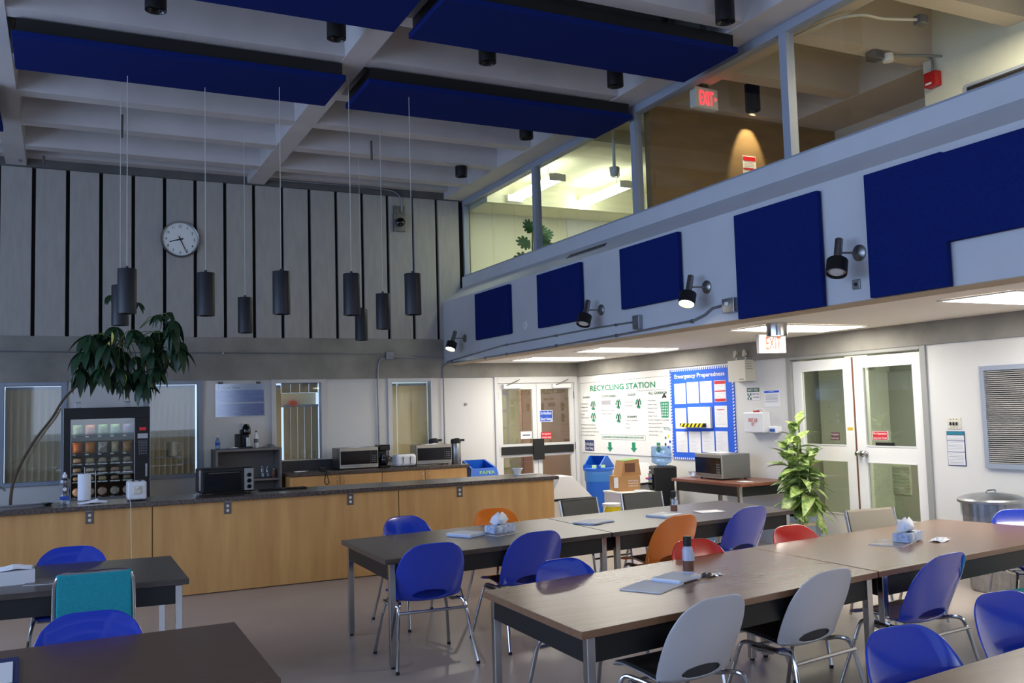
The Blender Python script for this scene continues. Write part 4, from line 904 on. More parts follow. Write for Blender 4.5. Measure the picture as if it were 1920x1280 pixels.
# trash can
t = thing('trash_can', 'galvanised steel trash can with domed lid against the white wall', 'trash can', (7.52, 5.66, 0))
MB().lathe([(.20, 0), (.21, .02), (.245, .78)], 96, fr=lambda a, z: 1+.018*math.cos(a*28)).build('can', M['galv'], t, smooth=True)
MB().lathe([(.253, .66), (.258, .70), (.262, .80), (.255, .80)], 40).build('bag_rim', M['clearplastic'], t, smooth=True)
MB().lathe([(.255, .775), (.28, .78), (.282, .80), (.272, .815), (.22, .835), (.15, .85), (0, .862)], 48).build('lid', M['galv'], t, smooth=True)
MB().tube(smooth_path([(-.06, 0, .855), (-.05, 0, .88), (.05, 0, .88), (.06, 0, .855)], 3), .007, 6).build('lid_handle', M['galv'], t)
# recycling sign board
def z8(X, Y): return 1080+X/4.922, 690+Y/4.922
def rwp(x, y): p = at_x(x, y, XR); return -p.y, p.z
p = rwp(1087, 705); q = rwp(1262, 856); u0, u1 = p[0]+.03, q[0]; z0, z1 = .985, 2.245
uc, zc = (u0+u1)/2, (z0+z1)/2
rs = thing('recycling_sign', 'large white sign board headed Recycling Station beside the far doors', 'sign', (XR, -uc, zc), R(-90)); w, h = (u1-u0)/2, (z1-z0)/2
MB().box(-w, w, -.012, 0, -h, h).build('board', M['white'], rs, bevel=.002)
def onsign(X, Y):
    a = rwp(*z8(X, Y)); return a[0]-uc, a[1]-zc
def stext(s, X0, Yb0, X1, Yb1, cap, m, par=rs, y=-.0165):
    a, b_ = onsign(X0, Yb0), onsign(X1, Yb1); c_ = onsign((X0+X1)/2, (Yb0+Yb1)/2-cap); mid = onsign((X0+X1)/2, (Yb0+Yb1)/2)
    text(s, a[0], b_[0], (a[1]+b_[1])/2, c_[1]-mid[1], y, m, par, bold=.02 if cap > 15 else .01)
stext('RECYCLING STATION', 140, 215, 740, 172, 52, M['green'])
stext('PAPER', 75, 279, 137, 277, 17, M['dgreen']); stext('CONTAINERS', 245, 269, 378, 264, 20, M['dgreen']); stext('GLASS', 485, 255, 556, 251, 20, M['dgreen']); stext('ALL GARBAGE', 675, 243, 848, 232, 23, M['dgreen']); stext('SHARPS', 480, 457, 570, 455, 19, M['dgreen'])
stext('For information or pick up contact the Site Services, 377-5336', 570, 216, 848, 193, 7, M['ink'])
for s, X0, X1, Y in [('Newspapers', 62, 122, 334), ('Magazines', 62, 118, 365), ('Cardboard', 62, 118, 398), ('Flyers', 62, 90, 430), ('Mixed Paper', 62, 130, 462), ('Flattened Cereal Boxes', 66, 190, 527), ('Milk Cartons & Tetra Paks', 66, 197, 558), ('Books (Paperback, Hardcover)', 66, 218, 590), ('Corrugated Cardboard', 66, 182, 622),
                     ('Tin Cans', 250, 293, 360), ('#1, #2, #4, #5 and #6', 250, 360, 392), ('Plastic Containers', 255, 345, 425), ('Glass Bottles', 470, 538, 316), ('Glass Jars', 470, 526, 350), ('Utility Knife Blades', 475, 578, 487), ('Pins', 475, 500, 520), ('Glass', 475, 508, 555),
                     ('Styrofoam', 680, 742, 303), ('Plastic Bags', 680, 755, 339), ('Bubble Wrap', 680, 758, 375), ('Kleenex', 682, 732, 411), ('Paper Towels', 685, 760, 446), ('Candy Wrappers & Chip Bags', 687, 868, 482), ('#3, #6 and All Other', 689, 808, 516), ('Unmarked Plastic Containers', 693, 868, 550), ('Plastic Water Cups', 692, 806, 588), ('Food Scraps', 693, 768, 622)]:
    stext(s, X0, Y, X1, Y, 12, M['greyink']); 
    a = onsign(X0-8, Y-5); MB().box(a[0]-.006, a[0]+.006, -.0145, -.012, a[1]-.006, a[1]+.006).build('bullet', M['greyink'], rs)
a, b_ = onsign(245, 655), onsign(648, 655); c_ = onsign(245, 612)[1]
m = MB(); x0, x1, lo, hi = a[0], b_[0], a[1], c_
for q in ((x0, x1, lo, lo+.004), (x0, x1, hi-.004, hi), (x0, x0+.004, lo, hi), (x1-.004, x1, lo, hi)): m.box(q[0], q[1], -.0135, -.012, q[2], q[3])
m.build('text_frame', M['greyink'], rs); stext('PLEASE RINSE CONTAINERS AND REMOVE ANY LIDS OR CAPS.', 255, 643, 635, 645, 16, M['green'])
a, b_ = onsign(40, 143), onsign(850, 72); MB().hexa([(a[0], -.0135, a[1]), (b_[0], -.0135, b_[1]), (b_[0], -.012, b_[1]), (a[0], -.012, a[1])], [(a[0], -.0135, a[1]+.004), (b_[0], -.0135, b_[1]+.004), (b_[0], -.012, b_[1]+.004), (a[0], -.012, a[1]+.004)]).build('rule_line', M['ink'], rs)
a = onsign(243, 318); MB().box(a[0], a[0]+.27, -.014, -.012, a[1]-.035, a[1]+.035).build('grey_bar', mat('grey patch', (150, 150, 156), .6), rs)
for X, Y in ((320, 725), (540, 730), (770, 735)):
    a = onsign(X, Y); m = MB(); m.prism([(-.045, .075), (-.045, -.01), (-.088, -.01), (0, -.078), (.088, -.01), (.045, -.01), (.045, .075)], -.0145, -.012, 'y')
    m.build('arrow', M['green'], rs, loc=(a[0], 0, a[1]))
for X, Y, dk in ((165, 343, 0), (168, 452, 0), (397, 330, 1), (400, 458, 1), (583, 325, 1)):
    a = onsign(X, Y); s_ = MB().box(-.022, .022, -.0135, -.012, -.045, .045).build('recycling_symbol', M['greyink'] if not dk else M['ink'], rs, loc=(a[0], 0, a[1])); m = MB()
    for k in range(3):
        pts = [(.074*math.cos(R(90+k*120+j)), .074*math.sin(R(90+k*120+j))) for j in range(8, 90, 16)]
        pin = [(.62*x_, .62*y_) for x_, y_ in reversed(pts)]
        m.prism(pts+pin, -.0155, -.0135, 'y')
        e = R(90+k*120+100); m.prism([(.095*math.cos(e-.32), .095*math.sin(e-.32)), (.068*math.cos(e+.2), .068*math.sin(e+.2)), (.032*math.cos(e-.32), .032*math.sin(e-.32))], -.0155, -.0135, 'y')
    m.build('arrow_ring', M['green'], s_)
a = onsign(826, 382); bk = MB().prism([(-.105, .115), (.105, .115), (.085, -.115), (-.085, -.115)], -.0145, -.012, 'y').build('basket_symbol', M['green'], rs, loc=(a[0], 0, a[1])); m = MB()
for r_ in range(5):
    for q in range(4): m.prism([(-.063+q*.042, .08-r_*.04+.016), (-.049+q*.042, .08-r_*.04), (-.063+q*.042, .08-r_*.04-.016), (-.077+q*.042, .08-r_*.04)], -.0155, -.0145, 'y')
m.build('mesh_holes', M['paper'], bk); crumple(5, .05, .001, .11, 5).build('crumpled_sheet', M['ink'], bk, loc=(0, -.015, .16))
def leaflet(): pass
a = onsign(862, 650); lf = MB().box(-.11, .11, -.016, -.012, -.2, .2).build('leaflet', M['paper'], rs, loc=(a[0]-.02, 0, a[1]), rot=(0, R(4), 0)); text('RECYCLE', -.09, .08, .12, .035, -.018, M['green'], lf)
for k, c_ in enumerate(('sh_blue', 'yellow', 'green', 'ink', 'signblue')): e = R(72*k); MB().cyl((.06*math.cos(e), -.016, -.04+.08*math.sin(e)), (.06*math.cos(e), -.018, -.04+.08*math.sin(e)), .022, n=8).build('printed_dot', M[c_], lf)
a, b_ = onsign(93, 760), onsign(171, 663); bs = MB().box(a[0], b_[0], -.016, -.012, a[1], b_[1]).build('blue_sign', M['navy'], rs)
text('Do Not Block', a[0]+.01, b_[0]-.01, a[1]*.5+b_[1]*.5+.0, .05, -.0175, M['paper'], bs); text('Door Swing', a[0]+.02, b_[0]-.02, a[1]*.7+b_[1]*.3-.03, .05, -.0175, M['paper'], bs)
# emergency board
eb = thing('emergency_board', 'bright blue notice board headed Emergency Preparedness', 'notice board', (XR, -uc, zc), R(-90))
e0, e1 = u1-uc+.012, rwp(1376, 700)[0]-uc; et, eb0 = 2.23-zc, .965-zc
MB().box(e0, e1, -.012, 0, eb0, et).build('board', M['boardblue'], eb)
stext('Emergency Preparedness', 918, 100, 1380, 62, 38, M['paper'], eb, -.0165)
m = MB(); n = 40; zz = eb0
L_ = et-eb0; W_ = e1-e0
for k in range(30):
    for xx in (e0, e1-.03):
        z_ = eb0+L_*(k+.1)/30; m.hexa([(xx, -.016, z_), (xx+.03, -.016, z_+.012), (xx+.03, -.012, z_+.012), (xx, -.012, z_)], [(xx, -.016, z_+.02), (xx+.03, -.016, z_+.032), (xx+.03, -.012, z_+.032), (xx, -.012, z_+.02)])
for k in range(30):
    for z_ in (eb0, et-.03):
        xx = e0+W_*(k+.1)/30; m.hexa([(xx, -.016, z_), (xx+.022, -.016, z_), (xx+.022, -.012, z_), (xx, -.012, z_)], [(xx+.012, -.016, z_+.03), (xx+.034, -.016, z_+.03), (xx+.034, -.012, z_+.03), (xx+.012, -.012, z_+.03)])
m.build('rope_border', M['paper'], eb)
rnd = random.Random(4)
def sheet(X0, Y0, X1, Y1, kind=0):
    a, b_ = onsign(X0, (Y0+Y1)/2), onsign(X1, (Y0+Y1)/2); c_, d_ = onsign((X0+X1)/2, Y1)[1], onsign((X0+X1)/2, Y0)[1]
    s = MB().box(a[0], b_[0], -.016, -.012, c_, d_).build('notice_sheet', M['paper'], eb); W, H = b_[0]-a[0], d_-c_
    m = MB(); z = d_-.1*H
    while z > c_+.08*H:
        if kind != 1 or not (c_+.2*H > z or z > d_-.2*H or abs(z-(c_+.5*H)) < .06*H): m.box(a[0]+.1*W, a[0]+W*(.5+.4*rnd.random()), -.0168, -.016, z-.0025, z)
        z -= .018
    m.build('print_lines', mat('pale print', (176, 176, 186), .7) if 'pp' not in M else M['pp'], s)
    if kind == 1:
        for f0, f1 in ((.02, .15), (.47, .53), (.83, .98)): MB().box(a[0]+.03*W, b_[0]-.03*W, -.0172, -.016, c_+f0*H, c_+f1*H).build('red_band', M['signred'], s)
    if kind == 2: MB().box(a[0]+.2*W, b_[0]-.2*W, -.0172, -.016, c_+.8*H, c_+.83*H).build('red_title', M['signred'], s)
M['pp'] = mat('pale print', (176, 176, 186), .7)
for q in ((917, 142, 1020, 330, 0), (1032, 128, 1140, 324, 0), (1153, 120, 1263, 318, 0), (1285, 112, 1392, 310, 1), (925, 368, 1027, 558, 0), (1290, 346, 1405, 545, 2), (935, 585, 1038, 775, 0), (1052, 584, 1160, 778, 0), (1172, 582, 1285, 775, 0), (1300, 582, 1412, 770, 0)): sheet(*q)
a, b_ = onsign(1060, 455), onsign(1266, 455); c_, d_ = onsign(1160, 552)[1], onsign(1160, 358)[1]
hd = MB().box(a[0], b_[0], -.05, -.012, c_, d_).build('paper_tray', M['white'], eb, bevel=.003)
a, b_ = onsign(1013, 520), onsign(1228, 515); z_ = (a[1]+b_[1])/2-.01; W = b_[0]-a[0]; MB().box(a[0], b_[0], -.10, -.05, z_-.025, z_+.025).build('tray_lip', M['ink'], hd); m = MB()
for k in range(6): x = a[0]+W*k/6; m.hexa([(x, -.102, z_-.025), (x+W/12, -.102, z_-.025), (x+W/12, -.1, z_-.025), (x, -.1, z_-.025)], [(x+W/12, -.102, z_+.025), (x+W/6, -.102, z_+.025), (x+W/6, -.1, z_+.025), (x+W/12, -.1, z_+.025)])
m.build('hazard_stripes', M['yellow'], hd)
# emergency light
t, w, h = box_on('r', 'emergency_light', 'cream emergency light box with two lamp heads above the blue board', 'emergency light', 1364, 677, 1398, 714, .16, M['cream'])
text('lumacell', w*.3, w*.8, -h*.85, .015, -.162, M['greyink'], t) if False else MB().box(w*.3, w*.8, -.162, -.16, -h*.85, -h*.78).build('maker_plate', M['greyink'], t)
for s in (-.5, .55):
    MB().cyl((w*s, -.08, h), (w*s, -.08, h+.04), .01, n=8).build('neck', M['cream'], t)
    MB().lathe([(.02, 0), (.045, .03), (.045, .045), (.035, .046), (.02, .02)], 18).build('lamp_head', M['cream'], t, loc=(w*s, -.06, h+.08), rot=(R(80), 0, R(-20)), smooth=True)
m = MB()
for k in range(6): m.box(w, w+.002, -.14, -.04, -h*.6+k*.03+.1, -h*.6+k*.03+.106)
m.build('side_vents', M['greyink'], t)
t, w, h = box_on('r', 'first_aid_sign', 'white and green sign reading Safety First, First Aid Station', 'sign', 1400, 727, 1425, 750, .004, M['paper'])
MB().box(-w*.97, w*.97, -.006, -.004, h*.3, h*.95).build('header', M['dgreen'], t); text('SAFETY FIRST', -w*.85, w*.85, h*.45, h*.36, -.008, M['paper'], t); text('FIRST AID', -w*.15, w*.9, -h*.15, h*.24, -.006, M['ink'], t); text('STATION', -w*.1, w*.85, -h*.65, h*.24, -.006, M['ink'], t)
MB().box(-w*.92, -w*.3, -.006, -.004, -h*.9, h*.15).build('cross_ground', M['dgreen'], t); MB().box(-w*.7, -w*.52, -.008, -.006, -h*.9, h*.15).box(-w*.92, -w*.3, -.008, -.006, -h*.52, -h*.24).build('cross', M['paper'], t)
t, w, h = box_on('r', 'notice', 'white notice with blue header right of the green first aid sign', 'notice', 1432, 732, 1463, 762, .004, M['paper'])
MB().box(-w*.95, w*.95, -.006, -.004, h*.7, h*.95).build('header', M['boardblue'], t); m = MB()
for z in (.45, .3, .1, 0, -.1, -.3, -.4): m.box(-w*.8, w*.75, -.006, -.004, h*z-.003, h*z)
m.build('print_lines', M['greyink'], t); text('NOTICE', -w*.3, w*.3, h*.76, h*.14, -.008, M['paper'], t)
t, w, h = box_on('r', 'first_aid_kit', 'white first aid kit box with red lettering on the wall', 'first aid kit', 1393, 773, 1432, 811, .12, M['white_gloss'], bevel=.012)
text('FIRST AID', -w*.45, w*.45, h*.05, .045, -.124, M['signred'], t); text('KIT', -w*.15, w*.15, -h*.35, .045, -.124, M['signred'], t); MB().box(-.04, .02, -.08, -.03, h, h+.02).build('red_latch', M['signred'], t); MB().tube(smooth_path([(-.0, -.06, h), (.02, -.06, h+.04), (.12, -.06, h+.04), (.14, -.06, h)], 3), .008, 6).build('handle', M['white_gloss'], t)
t, w, h = box_on('r', 'dispenser', 'white wall dispenser half hidden behind the leafy plant', 'dispenser', 1441, 799, 1456, 812, .09, M['white_gloss'], bevel=.01); MB().box(-w*.6, w*.6, -.1, -.09, -h*.5, h*.3).build('blue_label', M['signblue'], t)
# hanging exit sign and chrome cylinder light below the balcony
p = at_z(1456, 606, ZC+.02); t = thing('ceiling_cylinder', 'chrome cylinder light under the balcony in front of the exit sign', 'ceiling light', (p.x, p.y, ZC+.02-.125))
MB().lathe([(.09, .01), (.1, 0), (.102, .125), (0, .125)], 32).build('body', M['chrome'], t, smooth=True); MB().lathe([(0, .02), (.09, .012)], 24).build('lens', M['light'], t)
q = at_y(1446, 645, 7.9); t = thing('exit_sign', 'white lit exit sign hanging behind the chrome cylinder', 'exit sign', (q.x, 7.9, q.z), R(-12))
MB().box(-.165, .165, -.03, .03, -.10, .11).build('body', M['white'], t, bevel=.004); MB().box(-.15, .15, -.034, -.03, -.09, .10).build('face', M['exitface'], t); text('EXIT', -.085, .1, -.06, .14, -.037, M['exitorange'], t); MB().box(-.05, .05, -.02, .02, .11, ZC+.02-q.z).build('canopy', M['white'], t)
# upper exit sign
t = thing('exit_sign', 'red lit exit sign on the upper landing behind the glass', 'exit sign', (6.12, 7.7, 4.96), R(6))
MB().box(-.165, .165, -.04, .04, -.11, .11).build('body', M['white'], t, bevel=.004); text('EXIT', -.10, .10, -.075, .15, -.043, M['exitred'], t); text('>', .115, .145, -.03, .06, -.043, M['exitred'], t); MB().box(-.04, .04, -.03, .03, .11, .17).build('canopy', M['black'], t)
t = thing('notice', 'red and white notice in the scallop of light upstairs', 'notice', (7.345, YW-.001, 4.55)); MB().box(-.10, .10, -.004, 0, -.2, .11).build('sheet', M['paper'], t)
for a, c_ in ((.05, .1), (-.06, -.04), (-.19, -.17)): MB().box(-.095, .095, -.006, -.004, a, c_).build('red_band', M['signred'], t)
m = MB()
for k in range(12): m.box(-.08, .07, -.005, -.004, .035-k*.018, .038-k*.018)
m.build('print_lines', M['greyink'], t)
# landing fittings
t = thing('fire_bell', 'red fire alarm box high on the pale landing wall', 'alarm', (XR, 6.22, 4.90), R(-90)); MB().box(-.07, .07, -.09, 0, -.08, .07).build('body', M['red'], t, bevel=.008); MB().box(-.05, .02, -.094, -.09, -.06, -.04).build('lettering_plate', M['paper'], t); MB().tube(smooth_path([(0, -.04, .07), (0, -.04, .2), (-.08, -.04, .27), (-.3, -.04, .30)], 4), .012, 6).build('conduit', M['conduit'], t)
t = thing('air_grille', 'long grey air grille on the pale landing wall at right edge', 'vent', (XR, 5.2, 4.63), R(-90)); MB().box(-.7, .9, -.02, 0, -.14, .10).build('frame', M['alu'], t); MB().box(-.66, .86, -.024, -.02, -.11, .07).build('recess', M['gap'], t)
for k in range(7): MB().box(-.66, .86, -.032, -.022, -.105+k*.026, -.095+k*.026).build('slat', M['steel'], t)
t = thing('landing_door', 'pale door frame in the recess of the upper landing', 'door', (8.75, 7.35, 2.9), R(-90)); MB().box(-.55, .55, -.04, 0, 0, 1.95).build('frame', M['white'], t); MB().box(-.45, .45, -.05, -.04, 0, 1.87).build('leaf', M['pinkwall'], t)
p = at_z(1640, 100, 5.10); t = thing('smoke_detector', 'grey box with a white smoke detector on the landing ceiling', 'smoke detector', (p.x, p.y, 5.06)); MB().box(-.06, .06, -.06, .06, -.03, .05).build('box', M['steel'], t, bevel=.004); MB().lathe([(0, -.05), (.05, -.045), (.055, -.01), (.05, .03), (.0, .03)], 20, c=(.12, -.05, 0)).build('detector', M['white'], t, smooth=True); MB().tube([(.16, -.05, .02), (.6, -.15, .05), (1.2, -.3, .05)], .012, 6).build('conduit', M['conduit'], t)
p = at_z(1726, 32, 5.10); t = thing('ceiling_box', 'small dark box at the end of a curved conduit upstairs', 'electrical box', (p.x, p.y, 5.08)); MB().box(-.05, .05, -.04, .04, -.05, .03).build('box', M['conc_dark'], t, bevel=.004); MB().tube(smooth_path([(-.05, 0, -.01), (-.35, .1, -.01), (-.6, .12, -.01), (-.75, .35, 0), (-.8, .9, .0)], 4), .014, 6).build('conduit', M['cream'], t)
t = thing('surface_light', 'unlit strip light casing beyond the office lights', 'light', (8.3, 9.35, 5.05)); MB().box(-.1, .1, -.6, .6, 0, .1).build('casing', M['handlabel'], t, bevel=.01); MB().cyl((0, .3, .1), (0, .3, .25), .01, n=6).build('rod', M['white'], t)
t = thing('ceiling_speaker', 'small steel ceiling box between the two office strip lights', 'alarm', (7.45, 11.55, 5.16)); MB().lathe([(0, 0), (.05, .0), (.075, .03), (.075, .14), (0, .14)], 20).build('body', M['steel'], t, smooth=True); MB().lathe([(0, -.012), (.03, -.01), (.03, 0)], 14).build('tip', M['white'], t)
p = at_y(1152, 318, 9.6); t = thing('smoke_detector', 'white round detector below a pipe near the office partition', 'smoke detector', (p.x, 9.6, p.z-.03)); MB().lathe([(0, -.06), (.035, -.05), (.06, 0), (.06, .06), (0, .07)], 20).build('body', M['white'], t, smooth=True); MB().tube([(0, 0, .06), (0, 0, 5.30-(p.z-.03))], .02, 8).build('pipe', M['white'], t)
a = at_y(1063, 400, YB); b_ = at_y(1139, 480, YB); t = thing('whiteboard', 'whiteboard with faint blue scribbles in the upstairs office', 'whiteboard', ((a.x+b_.x)/2, YB-.001, 4.45)); w = (b_.x-a.x)/2
MB().box(-w, w, -.02, 0, -.5, .5).build('board', M['white_gloss'], t); MB().box(-w-.02, -w, -.03, 0, -.52, .52).box(w, w+.02, -.03, 0, -.52, .52).build('rim', M['white'], t); m = MB(); rnd = random.Random(2)
for k in range(26): x, z = rnd.uniform(-.1, w*.7), rnd.uniform(-.25, .3); m.box(x, x+rnd.uniform(.01, .07), -.022, -.02, z, z+rnd.uniform(.01, .05))
m.build('scribbles', mat('blue marker', (120, 140, 170), .7), t)
p = at_y(1165, 400, 11.2); t = thing('black_equipment', 'black equipment box above the sill beside the partition', 'box', (p.x+.1, 11.2, 3.95)); MB().box(-.3, .35, -.15, .15, 0, .36).build('case', M['black'], t, bevel=.02); MB().box(-.1, .3, -.17, -.15, .1, .34).build('panel', M['pad'], t, bevel=.01); MB().box(-.25, .3, -.1, .1, -1.05, 0).build('stand', M['pad'], t)

# ------------------------------------------------------------------ bins and boxes in the corner
t = thing('paper_bin', 'square blue bin marked PAPER behind the counter', 'recycling bin', (5.75, 13.05, 0)); MB().hexa([(-.17, -.17, 0), (.17, -.17, 0), (.17, .17, 0), (-.17, .17, 0)], [(-.22, -.22, .74), (.22, -.22, .74), (.22, .22, .74), (-.22, .22, .74)]).build('body', M['binblue'], t, bevel=.01)
MB().hexa([(-.23, -.23, .74), (.23, -.23, .74), (.23, -.20, .74), (-.23, -.20, .74)], [(-.21, -.2, .86), (.21, -.2, .86), (.21, -.17, .86), (-.21, -.17, .86)]).hexa([(-.23, .2, .74), (.23, .2, .74), (.23, .23, .74), (-.23, .23, .74)], [(-.18, .17, .97), (.18, .17, .97), (.18, .2, .97), (-.18, .2, .97)]).hexa([(-.23, -.2, .74), (-.2, -.2, .74), (-.2, .2, .74), (-.23, .2, .74)], [(-.21, -.2, .86), (-.18, -.2, .86), (-.16, .17, .97), (-.19, .17, .97)]).hexa([(.2, -.2, .74), (.23, -.2, .74), (.23, .2, .74), (.2, .2, .74)], [(.18, -.2, .86), (.21, -.2, .86), (.19, .17, .97), (.16, .17, .97)]).build('hood', M['binblue'], t)
text('PAPER', -.09, .16, .775, .045, -.245, mat('lime print', (180, 230, 90), .5), t)
t = thing('round_bin', 'tall round blue recycling bin with hooded lid under the white sign', 'recycling bin', (7.42, 12.28, 0))
MB().lathe([(.17, 0), (.18, .01), (.205, .70), (.2, .70), (.17, .02), (0, .02)], 36).build('body', M['binblue'], t, smooth=True); MB().lathe([(.206, .60), (.212, .62), (.216, .76), (.205, .755)], 36, fr=lambda a, z: 1+.012*math.sin(a*17)).build('liner', M['bag'], t, smooth=True)
hd = MB(); hd.lathe([(.205, .76), (.235, .765), (.235, .80), (.215, .815)], 36); hd.build('rim', M['binblue'], t, smooth=True)
# hood: wedge with an opening facing the room
m = MB(); lo = [(-.18, -.15, .81), (.18, -.15, .81), (.18, .15, .81), (-.18, .15, .81)]; hi = [(-.07, -.12, .86), (.10, -.12, .99), (.10, .12, .99), (-.07, .12, .86)]
m.hexa([(-.21, -.14, .81), (-.19, .0, .81), (.18, .16, .81), (.19, .14, .81)], [(.02, -.13, .97), (.0, -.13, .97), (.08, .13, .98), (.1, .13, .98)]) if False else None
m.prism([(-.20, .805), (-.19, .83), (-.02, .985), (.04, .985), (.20, .83), (.20, .805)], -.155, -.135, 'y').prism([(-.20, .805), (-.19, .83), (-.02, .985), (.04, .985), (.20, .83), (.20, .805)], .135, .155, 'y')
m.hexa([(.18, -.14, .805), (.20, -.14, .805), (.20, .14, .805), (.18, .14, .805)], [(.02, -.14, .985), (.04, -.14, .985), (.04, .14, .985), (.02, .14, .985)]); m.box(-.20, -.18, -.14, .14, .805, .86); m.build('hood', M['binblue'], t, rot=(0, 0, R(25)))
MB().box(-.1, .1, -.001, .0, .0, .045).build('sticker', mat('sticker green', (190, 225, 170), .5), t, loc=(-.11, -.19, .815), rot=(0, 0, R(-28)))
def hoodbin(name, lab, x, y, rz=0, W=.27, D=.22, zt=.55, zh=.83):
    t = thing(name, lab, 'waste bin', (x, y, 0), rz); MB().hexa([(-W*.9, -D*.9, 0), (W*.9, -D*.9, 0), (W*.9, D*.9, 0), (-W*.9, D*.9, 0)], [(-W, -D, zt-.03), (W, -D, zt-.03), (W, D, zt-.03), (-W, D, zt-.03)]).build('body', M['white'], t, bevel=.008)
    MB().box(-W-.01, W+.01, -D-.01, D+.01, zt-.03, zt-.005).build('seal_band', M['black'], t)
    MB().hexa([(-W, -D, zt-.005), (W, -D, zt-.005), (W, D, zt-.005), (-W, D, zt-.005)], [(-.12, -D*.75, zh), (.06, -D*.75, zh), (.06, D*.75, zh), (-.12, D*.75, zh)]).build('lid', M['white'], t, bevel=.006); return t
hoodbin('waste_bin', 'white waste bin with sloping lid at the right end of the counter', 6.02, 10.9, 0, .33)
hoodbin('waste_bin', 'white waste bin with sloping lid behind the water cooler', 7.42, 11.22, R(-75), .26, .26, .66, .91)
t = thing('waste_bin', 'low white bin carrying the cardboard boxes and a white disc', 'waste bin', (6.95, 10.68, 0)); MB().box(-.24, .22, -.30, .30, 0, .56).build('body', mat('lavender white', (205, 206, 222), .5), t, bevel=.01); MB().box(-.25, .23, -.31, .31, .56, .585).build('lid', M['white'], t, bevel=.006)
t = thing('lid_disc', 'round white plastic lid lying on the low bin', 'lid', (6.98, 10.48, .586)); MB().lathe([(.09, 0), (.095, .012), (.08, .02), (0, .02)], 28).build('disc', M['white_gloss'], t, smooth=True); MB().lathe([(.06, .02), (.065, .026), (.05, .026)], 24).build('ring', M['white'], t, smooth=True)
t = thing('cardboard_box', 'lower open cardboard box with a white sleeve on the low bin', 'box', (6.94, 10.80, .586), R(-8)); MB().box(-.16, .16, -.15, .15, 0, .20).build('body', M['card'], t); MB().box(-.24, -.16, -.15, -.145, .02, .21).build('flap', M['card'], t); MB().box(-.23, -.17, -.157, -.151, .05, .19).build('sleeve', M['paper'], t)
for k in range(3): text(['keep it green', 'recycle me', 'with care'][k], -.02, .13, .13-k*.035, .02, -.153, M['paper'], t)
t = thing('cardboard_box', 'upper cardboard box with a green top and cut-out opening', 'box', (6.98, 10.80, .788), R(-8)); MB().prism([(-.15, 0), (-.10, .20), (.12, .22), (.15, .0)], -.13, .13, 'y').build('body', M['card'], t); MB().hexa([(-.10, -.12, .201), (.12, -.12, .221), (.12, .12, .221), (-.10, .12, .201)], [(-.10, -.12, .204), (.12, -.12, .224), (.12, .12, .224), (-.10, .12, .204)]).build('green_top', mat('box green', (110, 150, 80), .7), t); MB().box(-.09, .06, -.134, -.13, .05, .17).build('opening', M['brown_liquid'], t)
pp = at_x(1147, 952, 6.5); t = thing('pail', 'yellow plastic pail with white lid on the floor by the blue bin', 'pail', (6.5, pp.y, 0)); MB().lathe([(.09, 0), (.115, .44), (.11, .44)], 28).build('body', M['yellow'], t, smooth=True); MB().lathe([(.12, .43), (.122, .465), (.11, .468), (0, .465)], 28).build('lid', M['white'], t, smooth=True); MB().tube(smooth_path([(-.115, -.03, .44), (-.16, -.06, .38), (-.17, -.07, .3), (-.12, -.05, .32)], 4), .006, 6).build('handle', M['white'], t)
t = thing('water_cooler', 'black water cooler with a clear blue bottle on top', 'water cooler', (7.42, 10.60, 0), R(-90-20)); MB().box(-.15, .15, -.15, .17, 0, .90).build('body', M['black'], t, bevel=.02, seg=3); MB().box(-.11, .11, -.17, -.15, .60, .80).build('tap_recess', M['black_gloss'], t, bevel=.005)
MB().cyl((-.05, -.17, .74), (-.05, -.22, .73), .012, n=8).build('red_tap', M['signred'], t); MB().cyl((.05, -.17, .74), (.05, -.22, .73), .012, n=8).build('blue_tap', M['signblue'], t); MB().box(-.05, .03, -.153, -.149, .45, .53).build('sticker', M['paper'], t)
MB().lathe([(.05, .90), (.07, .92), (.135, .95), (.14, .98), (.133, 1.0), (.14, 1.03), (.14, 1.1), (.132, 1.12), (.14, 1.15), (.13, 1.17), (.06, 1.175)], 32).build('water_bottle', M['bluewater'], t, smooth=True); MB().box(-.12, -.04, -.154, -.15, .83, .85).build('maker_plate', M['paper'], t)
for i, (x, y) in enumerate(((7.25, 9.45), (7.35, 9.05))):
    t = thing('spare_bottle', ['empty blue water bottle lying in shade under the side table, left one', 'empty blue water bottle in shade under the side table, right one'][i], 'bottle', (x, y, 0), 0); MB().lathe([(.11, 0), (.13, .02), (.13, .12), (.123, .14), (.13, .16), (.13, .30), (.05, .38), (.03, .42)], 28).build('body', M['bluewater'], t, smooth=True); MB().lathe([(.034, .41), (.034, .44), (0, .44)], 14).build('cap', M['white'], t)

